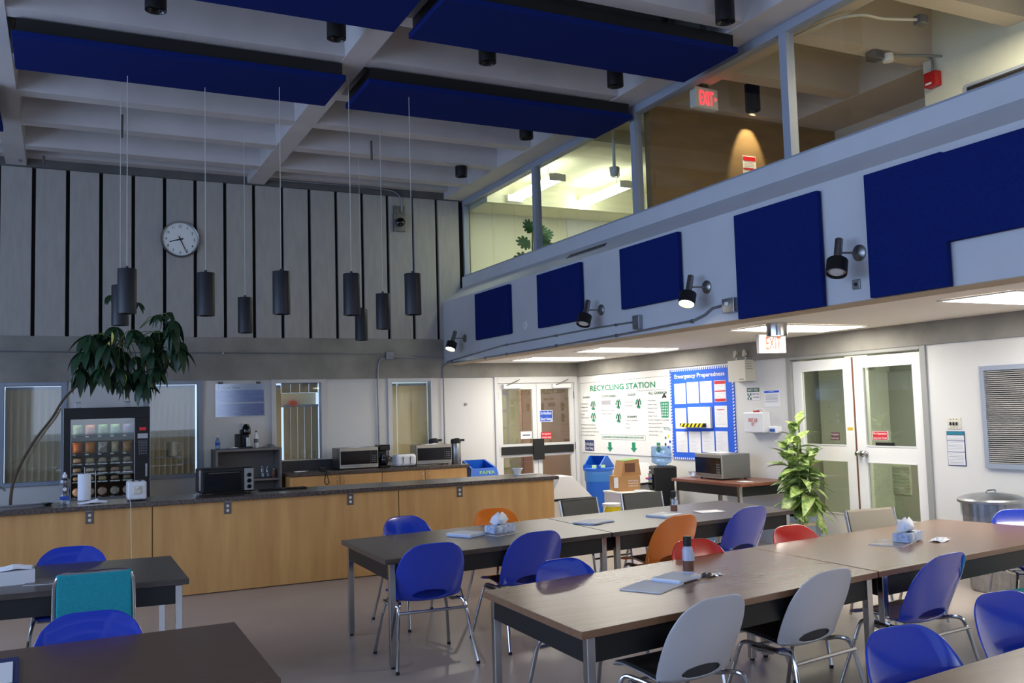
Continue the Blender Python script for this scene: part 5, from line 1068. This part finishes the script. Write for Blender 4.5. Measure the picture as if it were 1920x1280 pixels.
# ------------------------------------------------------------------ tables
def table(lab, NL, NR, FRr, FL, m, z=.737, label_sticker=False):
    c = Vector(((NL[0]+NR[0]+FRr[0]+FL[0])/4, (NL[1]+NR[1]+FRr[1]+FL[1])/4, 0)); t = thing('table', lab, 'table', c, 0, 'laminate tables with black aprons')
    P = [Vector((p[0], p[1], 0))-c for p in (NL, NR, FRr, FL)]
    MB().hexa([p+Vector((0, 0, z-.035)) for p in P], [p+Vector((0, 0, z)) for p in P]).build('tabletop', m, t, bevel=.003)
    Q = [p*(1-.035/p.length*1.4) for p in P]; Qi = [p*(1-.06/p.length*1.4) for p in P]
    for i in range(4):
        j = (i+1) % 4; MB().hexa([Q[i]+Vector((0, 0, z-.15)), Q[j]+Vector((0, 0, z-.15)), Qi[j]+Vector((0, 0, z-.15)), Qi[i]+Vector((0, 0, z-.15))], [Q[i]+Vector((0, 0, z-.036)), Q[j]+Vector((0, 0, z-.036)), Qi[j]+Vector((0, 0, z-.036)), Qi[i]+Vector((0, 0, z-.036))]).build('apron', M['black'], t)
    for i in range(4):
        q = P[i]*(1-.05/P[i].length*1.4); g_ = MB().box(-.021, .021, -.021, .021, .015, z-.036).build('leg', M['chrome'], t, loc=(q.x, q.y, 0), bevel=.003)
        MB().cyl((0, 0, 0), (0, 0, .015), .016, n=10).build('foot_cap', M['black'], g_)
    return t
table('dark laminate table at left behind the teal chair', (-1.30, 6.30), (.718, 6.12), (.72, 7.22), (-1.25, 7.45), M['darkwood'])
table('brown laminate table filling the bottom left corner', (-1.25, 3.55), (.751, 3.602), (.76, 4.701), (-1.3, 4.68), mat('deep walnut laminate', (100, 74, 58), .3, rgb2=(88, 64, 50), noise=(5, .5), stretch=(.4, 5, 5)))
table('laminate table with tissue box, nearest the counter', (1.969, 6.074), (3.90, 6.29), (3.95, 7.47), (1.988, 7.23), M['darkwood'])
table('laminate table with orange and blue chairs, in front of the water cooler', (3.91, 6.29), (6.035, 6.57), (6.096, 7.684), (3.96, 7.47), M['darkwood'])
table('brown laminate table between the white chairs and the red chair', (2.063, 3.607), (4.215, 3.93), (4.245, 5.06), (2.083, 4.716), M['walnut'])
t = table('brown laminate table with tissue box at the right picture edge', (4.228, 3.932), (6.66, 4.22), (6.432, 5.348), (4.25, 5.062), M['walnut'])
table('laminate table only showing its far edge at the bottom right corner', (2.2, 1.25), (4.35, 1.5), (4.22, 2.56), (2.05, 2.30), M['walnut'])
table('mahogany side table with the microwave against the right wall', (7.0, 8.46), (7.79, 8.5), (7.79, 9.85), (7.0, 9.80), M['redwood'], .80)
# ------------------------------------------------------------------ chairs
def catmull(P, t):
    n = len(P)-1; i = min(int(t*n), n-1); f = t*n-i; a, b, c, d = P[max(i-1, 0)], P[i], P[i+1], P[min(i+2, n)]
    return tuple(.5*((2*b[k])+(c[k]-a[k])*f+(2*a[k]-5*b[k]+4*c[k]-d[k])*f*f+(3*b[k]-a[k]-3*c[k]+d[k])*f*f*f) for k in range(len(a)))
# y, z, half width, dish
PROF = [(.262, .425, .185, 0), (.258, .452, .195, .0), (.19, .464, .208, .01), (.10, .455, .218, .02), (.0, .438, .222, .03), (-.075, .424, .224, .036), (-.125, .430, .224, .05), (-.158, .468, .226, .06), (-.182, .535, .232, .055), (-.21, .615, .234, .045), (-.24, .70, .228, .032), (-.272, .78, .21, .018), (-.298, .838, .188, .006)]
WS = 1.06
def shell_mesh(hole=True, off=0, shrink=1.0, s0=0, s1=1.0):
    NU, NV = 24, 44; V = []; F = []; S = []
    for j in range(NV+1):
        for i in range(NU+1):
            u = i/NU*2-1; v = s0+(s1-s0)*j/NV; vv = v
            if v > .6: vv = .6+(v-.6)*(1-.22*abs(u)**4.0)
            if v < .12: vv = .12-(.12-v)*(1-.45*abs(u)**4)
            y, z, hw, dish = catmull(PROF, vv); hw *= WS
            x = u*hw*shrink*(1-.10*max(0, (v-.82)/.18)**2)
            e = dish*abs(u)**2.6
            q = min(1, max(0, (vv-.42)/.16))     # seat -> back
            y2 = y+e*q+off*q; z2 = z+e*(1-q)+off*(1-q)*1.0
            V.append((x, y2, z2)); S.append((x, vv))
    hc, ha, hb = .585, .125, .048
    def ins(p): return ((p[0]/ha)**2+((p[1]-hc)/hb)**2)
    def pos(x, vv):
        y, z, hw, dish = catmull(PROF, vv); hw *= WS; u = x/(hw*shrink); e = dish*abs(u)**2.6; q = min(1, max(0, (vv-.42)/.16))
        return (x, y+e*q+off*q, z+e*(1-q)+off*(1-q))
    for j in range(NV):
        for i in range(NU):
            q = (j*(NU+1)+i, j*(NU+1)+i+1, (j+1)*(NU+1)+i+1, (j+1)*(NU+1)+i)
            if hole and sum(ins(S[k]) < 1 for k in q) >= 3: continue
            F.append(q)
    if hole:
        cnt = {}
        for q in F:
            for k in range(4):
                e = tuple(sorted((q[k], q[(k+1) % 4]))); cnt[e] = cnt.get(e, 0)+1
        for e, c_ in cnt.items():
            if c_ == 1:
                for k in e:
                    if abs(S[k][0]) < ha*1.25 and abs(S[k][1]-hc) < hb*1.7:
                        a = math.atan2((S[k][1]-hc)/hb, S[k][0]/ha); V[k] = pos(ha*math.cos(a), hc+hb*math.sin(a))
    m = MB(); used = sorted({k for q in F for k in q}); mp = {k: n for n, k in enumerate(used)}
    m.v = [V[k] for k in used]; m.f = [tuple(mp[k] for k in reversed(q)) for q in F]
    return m
def finish_shell(o, th):
    s = o.modifiers.new('solid', 'SOLIDIFY'); s.thickness = th; s.offset = -1; s2 = o.modifiers.new('sub', 'SUBSURF'); s2.levels = 1; s2.render_levels = 1
def make_shell_chair(key, m, pad=False):
    t = thing('shell_chair', key, 'chair', (0, 0, -50), 0)
    o = shell_mesh(True).build('seat_shell', m, t, smooth=True, ang=80); finish_shell(o, .007)
    if pad:
        o = shell_mesh(False, .008, .93, .06, .93).build('seat_pad', M['pad'], t, smooth=True, ang=80); finish_shell(o, .006)
    for s in (-1, 1):
        fr = MB(); top = smooth_path([(s*.262, -.255, .20), (s*.238, -.205, .395), (s*.215, -.15, .425), (s*.195, -.05, .405), (s*.195, .08, .41), (s*.215, .165, .405), (s*.24, .20, .30)], 5)
        fr.tube(top, .0115, 10).build('side_rail', M['chrome'], t, smooth=True)
        for p0, p1 in (((s*.262, -.255, .20), (s*.285, -.315, .018)), ((s*.24, .20, .30), (s*.28, .29, .018))):
            lg = MB().cyl(p0, p1, .0115, n=10).build('leg', M['chrome'], t, smooth=True); MB().cyl((p1[0], p1[1], 0), p1, .0135, n=10).build('foot_cap', M['black'], lg)
    MB().cyl((-.245, -.225, .372), (.245, -.225, .372), .0105, n=10).build('cross_bar', M['chrome'], t, smooth=True); MB().cyl((-.20, .10, .398), (.20, .10, .398), .0105, n=10).build('cross_bar', M['chrome'], t, smooth=True)
    MB().tube(smooth_path([(-.24, -.19, .41), (-.275, -.13, .42), (-.285, -.02, .425), (-.27, .05, .42), (-.25, .02, .40), (-.225, -.06, .395)], 5), .009, 8).build('linking_hook', M['chrome'], t, smooth=True)
    return t
protos = {'blue': make_shell_chair('blue', M['sh_blue']), 'orange': make_shell_chair('orange', M['sh_orange']), 'red': make_shell_chair('red', M['sh_red']), 'white': make_shell_chair('white', M['sh_white'], True)}
used_p = set()
def place(kind, tx, ty, rz, lab, grp):
    rz = R(rz); d = Vector((-math.sin(rz), math.cos(rz), 0)); c = Vector((tx*.983, ty*.983, 0))+d*.285
    if kind in used_p: return dup(protos[kind], c, rz, lab, grp)
    used_p.add(kind); o = protos[kind]; o.location = c; o.rotation_euler = (0, 0, rz); o['label'] = lab; o['group'] = grp; return o
G = 'moulded shell chairs with chrome legs'
place('blue', 2.331, 6.08, -3, 'blue shell chair, back to the viewer, at the left end of the dark table', G)
place('blue', 3.195, 6.17, 4, 'blue shell chair, back to the viewer, left of the black chairs', G)
place('orange', 4.60, 6.33, 7, 'orange shell chair with its back to the viewer, facing the black chairs', G)
place('blue', 5.46, 6.45, 7, 'blue shell chair with its back to the viewer beside the leafy plant', G)
place('blue', 2.70, 7.80, 190, 'blue shell chair facing the viewer just in front of the counter', G)
place('orange', 3.60, 7.86, 184, 'orange shell chair facing the viewer behind the tissue box', G)
place('blue', 2.70, 4.95, 190, 'blue shell chair facing the viewer behind the left end of the brown table', G)
place('red', 3.82, 5.13, 183, 'red shell chair behind the lotion bottle', G)
place('red', 4.82, 5.29, 183, 'red shell chair to the left of the tan chair', G)
place('blue', 6.85, 4.93, 148, 'bright blue shell chair in front of the steel trash can', G)
place('white', 2.79, 3.57, 7, 'white shell chair nearest the viewer, cut by the bottom edge', G)
place('white', 3.725, 3.79, 8, 'white shell chair with an oval opening showing a dark pad', G)
place('blue', 4.65, 3.80, 6, 'blue shell chair with its back to the viewer at the right brown table', G)
place('blue', 2.99, 2.70, 178, 'blue shell chair facing left at the bottom edge of the picture', G)
place('blue', 3.90, 2.92, 176, 'blue shell chair cut by the right picture edge, in front of the teal seat', G)
place('blue', .073, 7.56, 178, 'blue shell chair behind the dark left table, facing the viewer', G)
place('blue', .126, 4.92, 178, 'blue shell chair in front of the teal chair, facing the viewer', G)
# sling chairs
def sling_chair(lab, m, tx, ty, rz, W=.235, ztop=.835, grp='armless chairs with chrome side rails'):
    rz = R(rz); d = Vector((-math.sin(rz), math.cos(rz), 0)); t = thing('sling_chair', lab, 'chair', Vector((tx, ty, 0))+d*.27, rz, grp)
    for s in (-1, 1):
        x = s*W
        MB().tube(smooth_path([(x, .26, .012), (x, .22, .25), (x, .19, .40), (x, .10, .435), (x, -.08, .41), (x, -.17, .44), (x, -.215, .60), (x, -.27, ztop)], 5), .012, 10).build('side_rail', M['chrome'], t, smooth=True)
        MB().tube(smooth_path([(x, -.08, .41), (x, -.16, .30), (x, -.24, .12), (x, -.27, .012)], 4), .012, 10).build('leg', M['chrome'], t, smooth=True)
    MB().cyl((-W, .205, .33), (W, .205, .33), .009, n=8).build('cross_bar', M['chrome'], t, smooth=True); MB().cyl((-W, -.14, .33), (W, -.14, .33), .009, n=8).build('cross_bar', M['chrome'], t, smooth=True)
    pr = [(-.175, .50), (-.20, .58), (-.232, .68), (-.262, .79), (-.272, ztop-.012)]; back = [(y-.022, z) for y, z in reversed(pr)]
    MB().prism([(y+.016, z) for y, z in pr]+[(-.275, ztop+.004)]+back, -W+.013, W-.013, 'x').build('back_sling', m, t, bevel=.006)
    pr = [(.235, .425), (.20, .448), (.10, .455), (-.05, .432), (-.17, .43)]
    MB().prism(pr+[(y, z-.035) for y, z in reversed(pr)], -W+.013, W-.013, 'x').build('seat_sling', m, t, bevel=.008)
    return t
sling_chair('black vinyl chair nearest the counter end, behind the folded newspaper', M['black_vinyl'], 4.56, 7.95, 190)
sling_chair('black vinyl chair in front of the yellow pail and blue bin', M['black_vinyl'], 5.40, 8.10, 176)
sling_chair('tan vinyl chair in front of the white double doors', M['tan_vinyl'], 5.93, 5.58, 172)
def pad_chair(lab, tx, ty, rz, ztop=.86):
    rz = R(rz); d = Vector((-math.sin(rz), math.cos(rz), 0)); t = thing('padded_chair', lab, 'chair', Vector((tx, ty, 0))+d*.25, rz, 'teal padded chairs'); W = .215
    pts = smooth_path([(-W, -.12, .36), (-W-.002, -.18, .46), (-W, -.23, .72), (-W+.01, -.245, ztop-.05), (-W+.05, -.25, ztop-.008), (0, -.252, ztop-.004), (W-.05, -.25, ztop-.008), (W-.01, -.245, ztop-.05), (W, -.23, .72), (W+.002, -.18, .46), (W, -.12, .36)], 5)
    MB().tube(pts, .011, 10).build('back_frame', M['chrome'], t, smooth=True)
    MB().hexa([(-W+.008, -.175, .47), (W-.008, -.175, .47), (W-.008, -.205, .47), (-W+.008, -.205, .47)], [(-W+.012, -.23, ztop-.004), (W-.012, -.23, ztop-.004), (W-.012, -.265, ztop-.002), (-W+.012, -.265, ztop-.002)]).build('back_pad', M['teal'], t, bevel=.016, seg=3)
    MB().box(-W, W, -.18, .22, .42, .465).build('seat_pad', M['teal'], t, bevel=.018, seg=3)
    for s in (-1, 1):
        MB().tube(smooth_path([(s*W, -.12, .36), (s*(W+.01), -.2, .2), (s*(W+.02), -.24, .012)], 4), .011, 8).build('leg', M['chrome'], t, smooth=True); MB().tube(smooth_path([(s*W, -.12, .40), (s*W, .15, .41), (s*(W+.01), .2, .3), (s*(W+.02), .24, .012)], 4), .011, 8).build('leg', M['chrome'], t, smooth=True)
pad_chair('teal padded chair with chrome frame at the dark left table', .178, 6.02, -2, .85)
pad_chair('teal padded chair mostly cut off by the right picture edge', 5.62, 3.63, -8, .86)

# ------------------------------------------------------------------ things on the tables
ZT = .7375
def tz(x, y, z=ZT): p = at_z(x, y, z); return p.x, p.y
def stack(name, lab, cat, x, y, rz, W, D, H, m, n=1, jit=4, m2=None, part='sheet', z=ZT):
    t = thing(name, lab, cat, (x, y, z), R(rz)); h = H/n; rn = random.Random(int(x*100))
    for k in range(n): MB().box(-W/2, W/2, -D/2, D/2, 0, h*.96).build(part, m2 if (m2 and k == n-1) else m, t, loc=(0, 0, k*h), rot=(0, 0, R(rn.uniform(-jit, jit))))
    return t
def tissue_box(lab, x, y, rz, z=ZT):
    t = thing('tissue_box', lab, 'tissue box', (x, y, z), R(rz)); MB().box(-.115, .115, -.06, .06, 0, .06).build('box', M['floral'], t, bevel=.002); MB().lathe([(0, 0), (.05, 0), (.052, .002), (0, .003)], 20).build('slot_film', M['clearplastic'], t, loc=(0, 0, .06))
    m = MB(); rn = random.Random(5); N = 14
    for k, (r_, z_) in enumerate([(.035, 0), (.075, .03), (.06, .06), (.022, .09)]):
        for i in range(N): a = 2*math.pi*i/N; q = r_*(1+.25*math.sin(3*a+k)+.25*rn.uniform(-1, 1)); m.v.append((q*math.cos(a), q*.6*math.sin(a), z_+.012*math.sin(2*a+k)))
    for k in range(3):
        for i in range(N): m.f.append((k*N+i, k*N+(i+1) % N, (k+1)*N+(i+1) % N, (k+1)*N+i))
    m.f.append(tuple(3*N+i for i in range(N))); m.build('tissue', M['tissue'], t, loc=(0, 0, .06), smooth=True, ang=60)
def mag(lab, x, y, rz, W, D, z=ZT, m=None):
    t = thing('magazine', lab, 'magazine', (x, y, z), R(rz)); MB().box(-W/2, W/2, -D/2, D/2, 0, .004).build('pages', M['paper'], t)
    MB().box(-W/2, W/2, -D/2, D/2, .004, .005).build('cover', m or mat('magazine cover', (150, 140, 140), .35, rgb2=(60, 56, 62), noise=(9, .5)), t)
# far middle table
stack('booklet', 'stack of pale blue booklets on the dark table left of the tissue box', 'booklet', 2.90, 6.87, 28, .19, .24, .024, M['paper_blue'], 3, 1.5, M['paper'])
mag('dark magazine under the left tissue box', 3.17, 6.80, 20, .27, .22)
tissue_box('tissue box on the dark table in front of the orange chair', 3.19, 6.84, 18, ZT+.0055)
t = stack('newspaper', 'folded newspapers on the dark table in front of the black chairs', 'newspaper', 4.12, 6.93, 20, .30, .22, .014, M['paper_blue'], 4, 8, M['paper'])
stack('booklet', 'white booklet under the small brown bottle on the far table', 'booklet', 4.86, 6.93, 18, .26, .22, .018, M['paper_blue'], 2, 1, M['paper'])
def lotion(lab, x, y, h, body, capm, z=ZT, rz=0):
    t = thing('lotion_bottle', lab, 'bottle', (x, y, z), R(rz)); r = .031; k = h/.2
    MB().lathe([(r*.9, 0), (r, .004), (r, .125*k), (r*.85, .14*k), (.02, .15*k)], 20).build('body', body, t, smooth=True); MB().lathe([(.023, .148*k), (.024, .2*k), (.018, .203*k), (0, .203*k)], 18).build('cap', capm, t, smooth=True)
    MB().lathe([(r+.0008, .012*k), (r+.0008, .07*k)], 24, fr=lambda a, q: 1 if math.sin(a) < .3 else .95).build('brown_label', M['brown_liquid'], t); MB().box(-.006, .022, -r-.003, -r+.004, .07*k, .115*k).build('white_label', M['handlabel'], t)
lotion('small brown and clear bottle standing on the white booklet', 5.0, 6.98, .19, M['clearplastic'], M['black'], ZT+.018)
stack('loose_papers', 'white flyers on the far table between the orange and blue chairs', 'paper', 5.36, 6.94, -12, .24, .17, .006, M['paper'], 2, 12)
# near brown table
stack('folder', 'thin pale folder lying open at the left of the brown table', 'folder', 2.90, 4.28, 30, .30, .24, .006, M['paper'], 2, 1)
stack('notepad', 'pale blue notepad beside the lotion bottle', 'notepad', 3.13, 4.37, 22, .24, .18, .018, M['paper_blue'], 2, 2, M['paper'], z=ZT+.0065)
lotion('tall clear lotion bottle with black cap in front of the red chair', 3.235, 4.40, .205, mat('frosted plastic', (196, 204, 226), .3, alpha=.8), M['black'], ZT+.025)
t = thing('crumpled_wrapper', 'small crumpled foil wrapper right of the lotion bottle', 'wrapper', (3.35, 4.36, ZT)); crumple(6, .05, .035, .03, 21).build('foil', M['steel'], t); crumple(4, .03, .02, .02, 8).build('foil', M['tissue'], t, loc=(.06, .0, 0))
mag('magazine lying under the right tissue box', 5.13, 4.64, 24, .30, .23)
tissue_box('tissue box on the right brown table in front of the tan chair', 5.28, 4.64, 20, ZT+.0055)
t = thing('face_mask', 'white face mask lying beside the right tissue box', 'mask', (5.46, 4.53, ZT), R(20)); crumple(7, .085, .05, .035, 31).build('cloth', M['tissue'], t); MB().tube(smooth_path([(.06, .02, .01), (.13, .03, .006), (.13, -.03, .006), (.06, -.02, .01)], 4), .002, 5).build('ear_loop', M['tissue'], t)
# left tables
t = stack('napkin_stack', 'thick block of white napkins at the left picture edge', 'napkins', -.27, 6.64, 4, .24, .24, .085, M['paper'], 1, 0)
crumple(6, .11, .10, .03, 14).build('top_napkin', M['tissue'], t, loc=(0, 0, .084)); 
pet('drink_bottle', 'dark bottle cut off by the left picture edge', -.44, 6.9, ZT, .2, .035, M['paper'], M['black'], band=M['navy'])
mag('glossy magazine between napkin block and teal chair', -.04, 6.54, -10, .30, .24)
t = thing('binder', 'dark folder with a white sheet at the bottom left corner', 'folder', (-.30, 4.30, ZT), R(2)); MB().box(-.2, .15, -.24, .19, 0, .008).build('cover', M['navy'], t); MB().box(-.2, .13, -.24, .1, .008, .011).build('sheet', M['paper'], t)
# side table
microwave('steel microwave on the mahogany side table below the blue notice board', (7.23, 9.31, .802), R(-90-6), .60, .31, .39)
p = at_z(1292, 893, .80); t = thing('glass_bowl', 'clear glass bowl left of the microwave on the side table', 'bowl', (7.3, 9.72, .802)); MB().lathe([(.035, 0), (.04, .004), (.075, .07), (.07, .07), (.035, .01), (0, .008)], 24).build('bowl', M['clearplastic'], t, smooth=True); crumple(5, .05, .05, .06, 3).build('wrapped_sweets', M['tissue'], t, loc=(0, 0, .01))
stack('loose_papers', 'white sheet on the side table in front of the microwave', 'paper', 7.25, 8.68, 80, .20, .12, .004, M['paper'], 2, 5, z=.802)
t = thing('loose_papers', 'crumpled white papers on top of the side table microwave', 'paper', (7.42, 9.33, 1.112)); crumple(6, .12, .14, .03, 17).build('sheet', M['paper'], t); MB().box(-.1, .1, -.15, .15, 0, .003).build('sheet', M['paper'], t, rot=(0, 0, .2))

# ------------------------------------------------------------------ plants
def leafmesh(L, W, droop, fold=.15, n=6, tip=1.0):
    m = MB()
    for j in range(n+1):
        s = j/n; w = W/2*math.sin(math.pi*min(1, s**.8*.98+.02))**.8; x = L*s; z = -droop*L*s*s
        m.v += [(x, -w, z+fold*w), (x, 0, z), (x, w, z+fold*w)]
    for j in range(n):
        a = j*3; m.f += [(a, a+3, a+4, a+1), (a+1, a+4, a+5, a+2)]
    return m
def leafdata(name, mb, m):
    o = mb.build(name, m, None, smooth=True, ang=80); me = o.data; bpy.data.objects.remove(o); return me
def putleaf(me, parent, pos, az, el, roll, sc, name='leaf'):
    o = bpy.data.objects.new(name, me); COL.objects.link(o); o.parent = parent
    o.matrix_local = Matrix.Translation(pos) @ Matrix.Rotation(az, 4, 'Z') @ Matrix.Rotation(-el, 4, 'Y') @ Matrix.Rotation(roll, 4, 'X') @ Matrix.Scale(sc, 4); return o
rnd = random.Random(11)
# dumb cane by the white doors
pl = thing('potted_plant', 'tall variegated leafy plant in a grey-blue pot by the white doors', 'plant', (7.28, 7.80, 0))
MB().lathe([(.15, 0), (.16, .01), (.20, .40), (.21, .49), (.195, .49), (.18, .40)], 8).build('pot', M['potblue'], pl); MB().lathe([(.202, .395), (.206, .415), (.208, .425)], 8).build('rim_band', M['ropeband'], pl); MB().lathe([(0, .45), (.19, .45)], 8).build('soil', M['soil'], pl)
lm = [leafdata('leaf', leafmesh(.27, .14, d, .25), M['leaf_var']) for d in (.35, .6, .95)]
stems = []
for k in range(7):
    a = 2*math.pi*k/7+.3; lean = .05+.05*rnd.random(); H = rnd.uniform(.62, 1.0) if k else 1.06
    base = Vector((.07*math.cos(a), .07*math.sin(a), .45)); top = Vector((lean*1.8*math.cos(a), lean*1.8*math.sin(a), .45+H))
    if k == 0: top = Vector((.0, -.02, 1.50))
    MB().tube([base, base.lerp(top, .5)+Vector((.01, .01, 0)), top], [.014, .011, .008], 7).build('stem', M['stem'], pl, smooth=True); stems.append((base, top))
cnt = 0
for (b0, tp) in stems:
    for j in range(22):
        s = .08+.92*j/21; p = b0.lerp(tp, s); az = j*2.4+rnd.uniform(-.3, .3)+b0.x*9; up = .9*(s**2)-.25*(1-s)
        putleaf(rnd.choice(lm if s < .85 else lm[:1]), pl, p, az, up+rnd.uniform(-.25, .25), rnd.uniform(-.5, .5), rnd.uniform(.7, 1.08)*(1.05-.25*s)); cnt += 1
# umbrella vine
vp = lambda x, y, Y=11.55: at_y(x, y, Y)
v0 = vp(20, 935); tr = thing('climbing_plant', 'dark umbrella tree with a long bare stem arching up to the leftmost lamps', 'plant', (v0.x, 11.55, 0)); O = Vector((v0.x, 11.55, 0))
MB().lathe([(.14, 0), (.19, .34), (.2, .36), (.18, .36), (.17, .30), (0, .30)], 24).build('pot', M['potblue'], tr, smooth=True)
trunk = smooth_path([Vector((0, 0, .3)), vp(20, 935)-O, vp(32, 885)-O, vp(62, 830)-O, vp(98, 783)-O, vp(122, 745)-O, vp(165, 704)-O, vp(200, 668)-O, vp(225, 640)-O], 5)
MB().tube(trunk, [.017-.006*i/len(trunk) for i in range(len(trunk))], 8).build('trunk', M['bark'], tr, smooth=True)
lv = [leafdata('leaflet', leafmesh(.24, .09, d, .2), M['leaf_dark']) for d in (.25, .5, .8)]
nodes = [(200, 668), (235, 640), (262, 615), (240, 655), (275, 640), (300, 640)]
brs = [((200, 668), (150, 690)), ((200, 668), (165, 655)), ((200, 668), (190, 690)), ((225, 640), (185, 625)), ((225, 640), (215, 612)), ((225, 640), (165, 628)), ((225, 640), (238, 700)), ((225, 640), (262, 690)), ((240, 640), (215, 668)), ((240, 640), (282, 660)),
       ((240, 640), (295, 620)), ((240, 640), (305, 655)), ((262, 615), (298, 590)), ((262, 615), (318, 585)), ((298, 590), (322, 600)), ((305, 655), (335, 640)), ((262, 650), (268, 715)), ((262, 650), (290, 690)), ((225, 610), (208, 553)), ((225, 610), (258, 567)), ((225, 640), (250, 618)), ((200, 668), (225, 690)), ((240, 640), (255, 668)), ((200, 668), (180, 672)), ((262, 650), (300, 672)), ((225, 640), (232, 660)), ((225, 640), (200, 645)), ((200, 668), (172, 662)), ((225, 640), (215, 648)), ((240, 640), (248, 700)), ((262, 650), (278, 702)), ((240, 640), (322, 622)), ((200, 668), (152, 660)), ((225, 640), (222, 700)), ((262, 650), (335, 652)), ((240, 640), (278, 630))]
lc_ = 0
for i, (a, b_) in enumerate(brs):
    dy = rnd.uniform(-.3, .3); A = vp(*a)-O; B = vp(b_[0], b_[1], 11.55+dy)-O
    st = MB().tube([A, A.lerp(B, .5)+Vector((0, 0, .05)), B], [.007, .005, .004], 6).build('stalk', M['stem'], tr, smooth=True)
    n = 8; small = .6 if b_[1] < 595 else 1
    if b_ in ((208, 553), (258, 567)): n = 5
    a0 = rnd.uniform(0, 6.28)
    for k in range(n):
        putleaf(rnd.choice(lv), tr, B, a0+2*math.pi*k/n+rnd.uniform(-.2, .2), rnd.uniform(-1.0, -.35), rnd.uniform(-.3, .3), small*rnd.uniform(.85, 1.2), 'leaflet'); lc_ += 1
yl = leafdata('yellow_leaf', leafmesh(.14, .03, .8, .2), mat('yellow leaf', (190, 180, 80), .5))
for x, y in ((210, 622), (205, 640), (234, 700)): putleaf(yl, tr, vp(x, y, 11.3)-O, rnd.uniform(0, 6), -1.0, 0, .9, 'yellow_leaf')
# monstera upstairs
def monstera():
    pts = []; N = 40
    for k in range(N+1):
        a = -math.pi*.93+2*math.pi*.93*k/N; r = .13*(1-.30*(abs(a)/math.pi)**2); 
        if k % 4 in (2,) and 3 < k < N-3: r *= .66
        elif k % 4 == 1 or k % 4 == 3: r *= .96
        pts.append((r*1.25*math.cos(a)+.09, r*math.sin(a)))
    m = MB(); m.v.append((.06, 0, .0)); 
    for x, y in pts: m.v.append((x, y, -.9*(x*x+y*y)+.12*abs(y)))
    for k in range(N): m.f.append((0, k+1, k+2))
    m.f.append((0, N+1, 1)); return m
mm = leafdata('leaf', monstera(), M['leaf_mid'])
q = at_y(985, 482, 11.75); mp_ = thing('monstera_plant', 'monstera plant behind the upstairs office glass beside the mullion', 'plant', (q.x+.14, 11.75, 2.9)); O2 = Vector((q.x+.14, 11.75, 2.9))
MB().lathe([(.085, 0), (.11, .26), (.10, .26), (.09, .02), (0, .02)], 24).build('pot', M['potblue'], mp_, smooth=True); MB().tube(smooth_path([(0, 0, .1), (.01, 0, .8), (-.02, 0, 1.2), (0, 0, 1.42)], 4), .012, 7).build('stem', M['stem'], mp_, smooth=True)
def facing_leaf(me, parent, pos, dirx, dirz, sc, tilt=.3, name='leaf'):
    x = Vector((dirx, -tilt, dirz)).normalized(); nrm = Vector((-.35, -1, .25)); nrm = (nrm-x*nrm.dot(x)).normalized(); y = nrm.cross(x)
    o = bpy.data.objects.new(name, me); COL.objects.link(o); o.parent = parent
    o.matrix_local = Matrix.Translation(pos) @ Matrix(((x.x, y.x, nrm.x, 0), (x.y, y.y, nrm.y, 0), (x.z, y.z, nrm.z, 0), (0, 0, 0, 1))) @ Matrix.Scale(sc, 4)
for (dx, dz, ex, ez, sc) in [(-.04, 1.40, -.5, .8, .75), (.05, 1.36, .7, .5, .8), (-.07, 1.20, -1, .25, .9), (.08, 1.22, 1, .1, .9), (-.08, 1.00, -1, -.15, 1.05), (.10, 1.03, 1, -.1, 1.0), (.0, 1.10, .3, -1, .8), (.14, 1.32, 1, .6, .8)]:
    MB().tube([(0, 0, dz-.15), (dx*.6, 0, dz-.03), (dx, 0, dz)], .004, 5).build('stalk', M['stem'], mp_); facing_leaf(mm, mp_, Vector((dx, 0, dz)), ex, ez, sc)
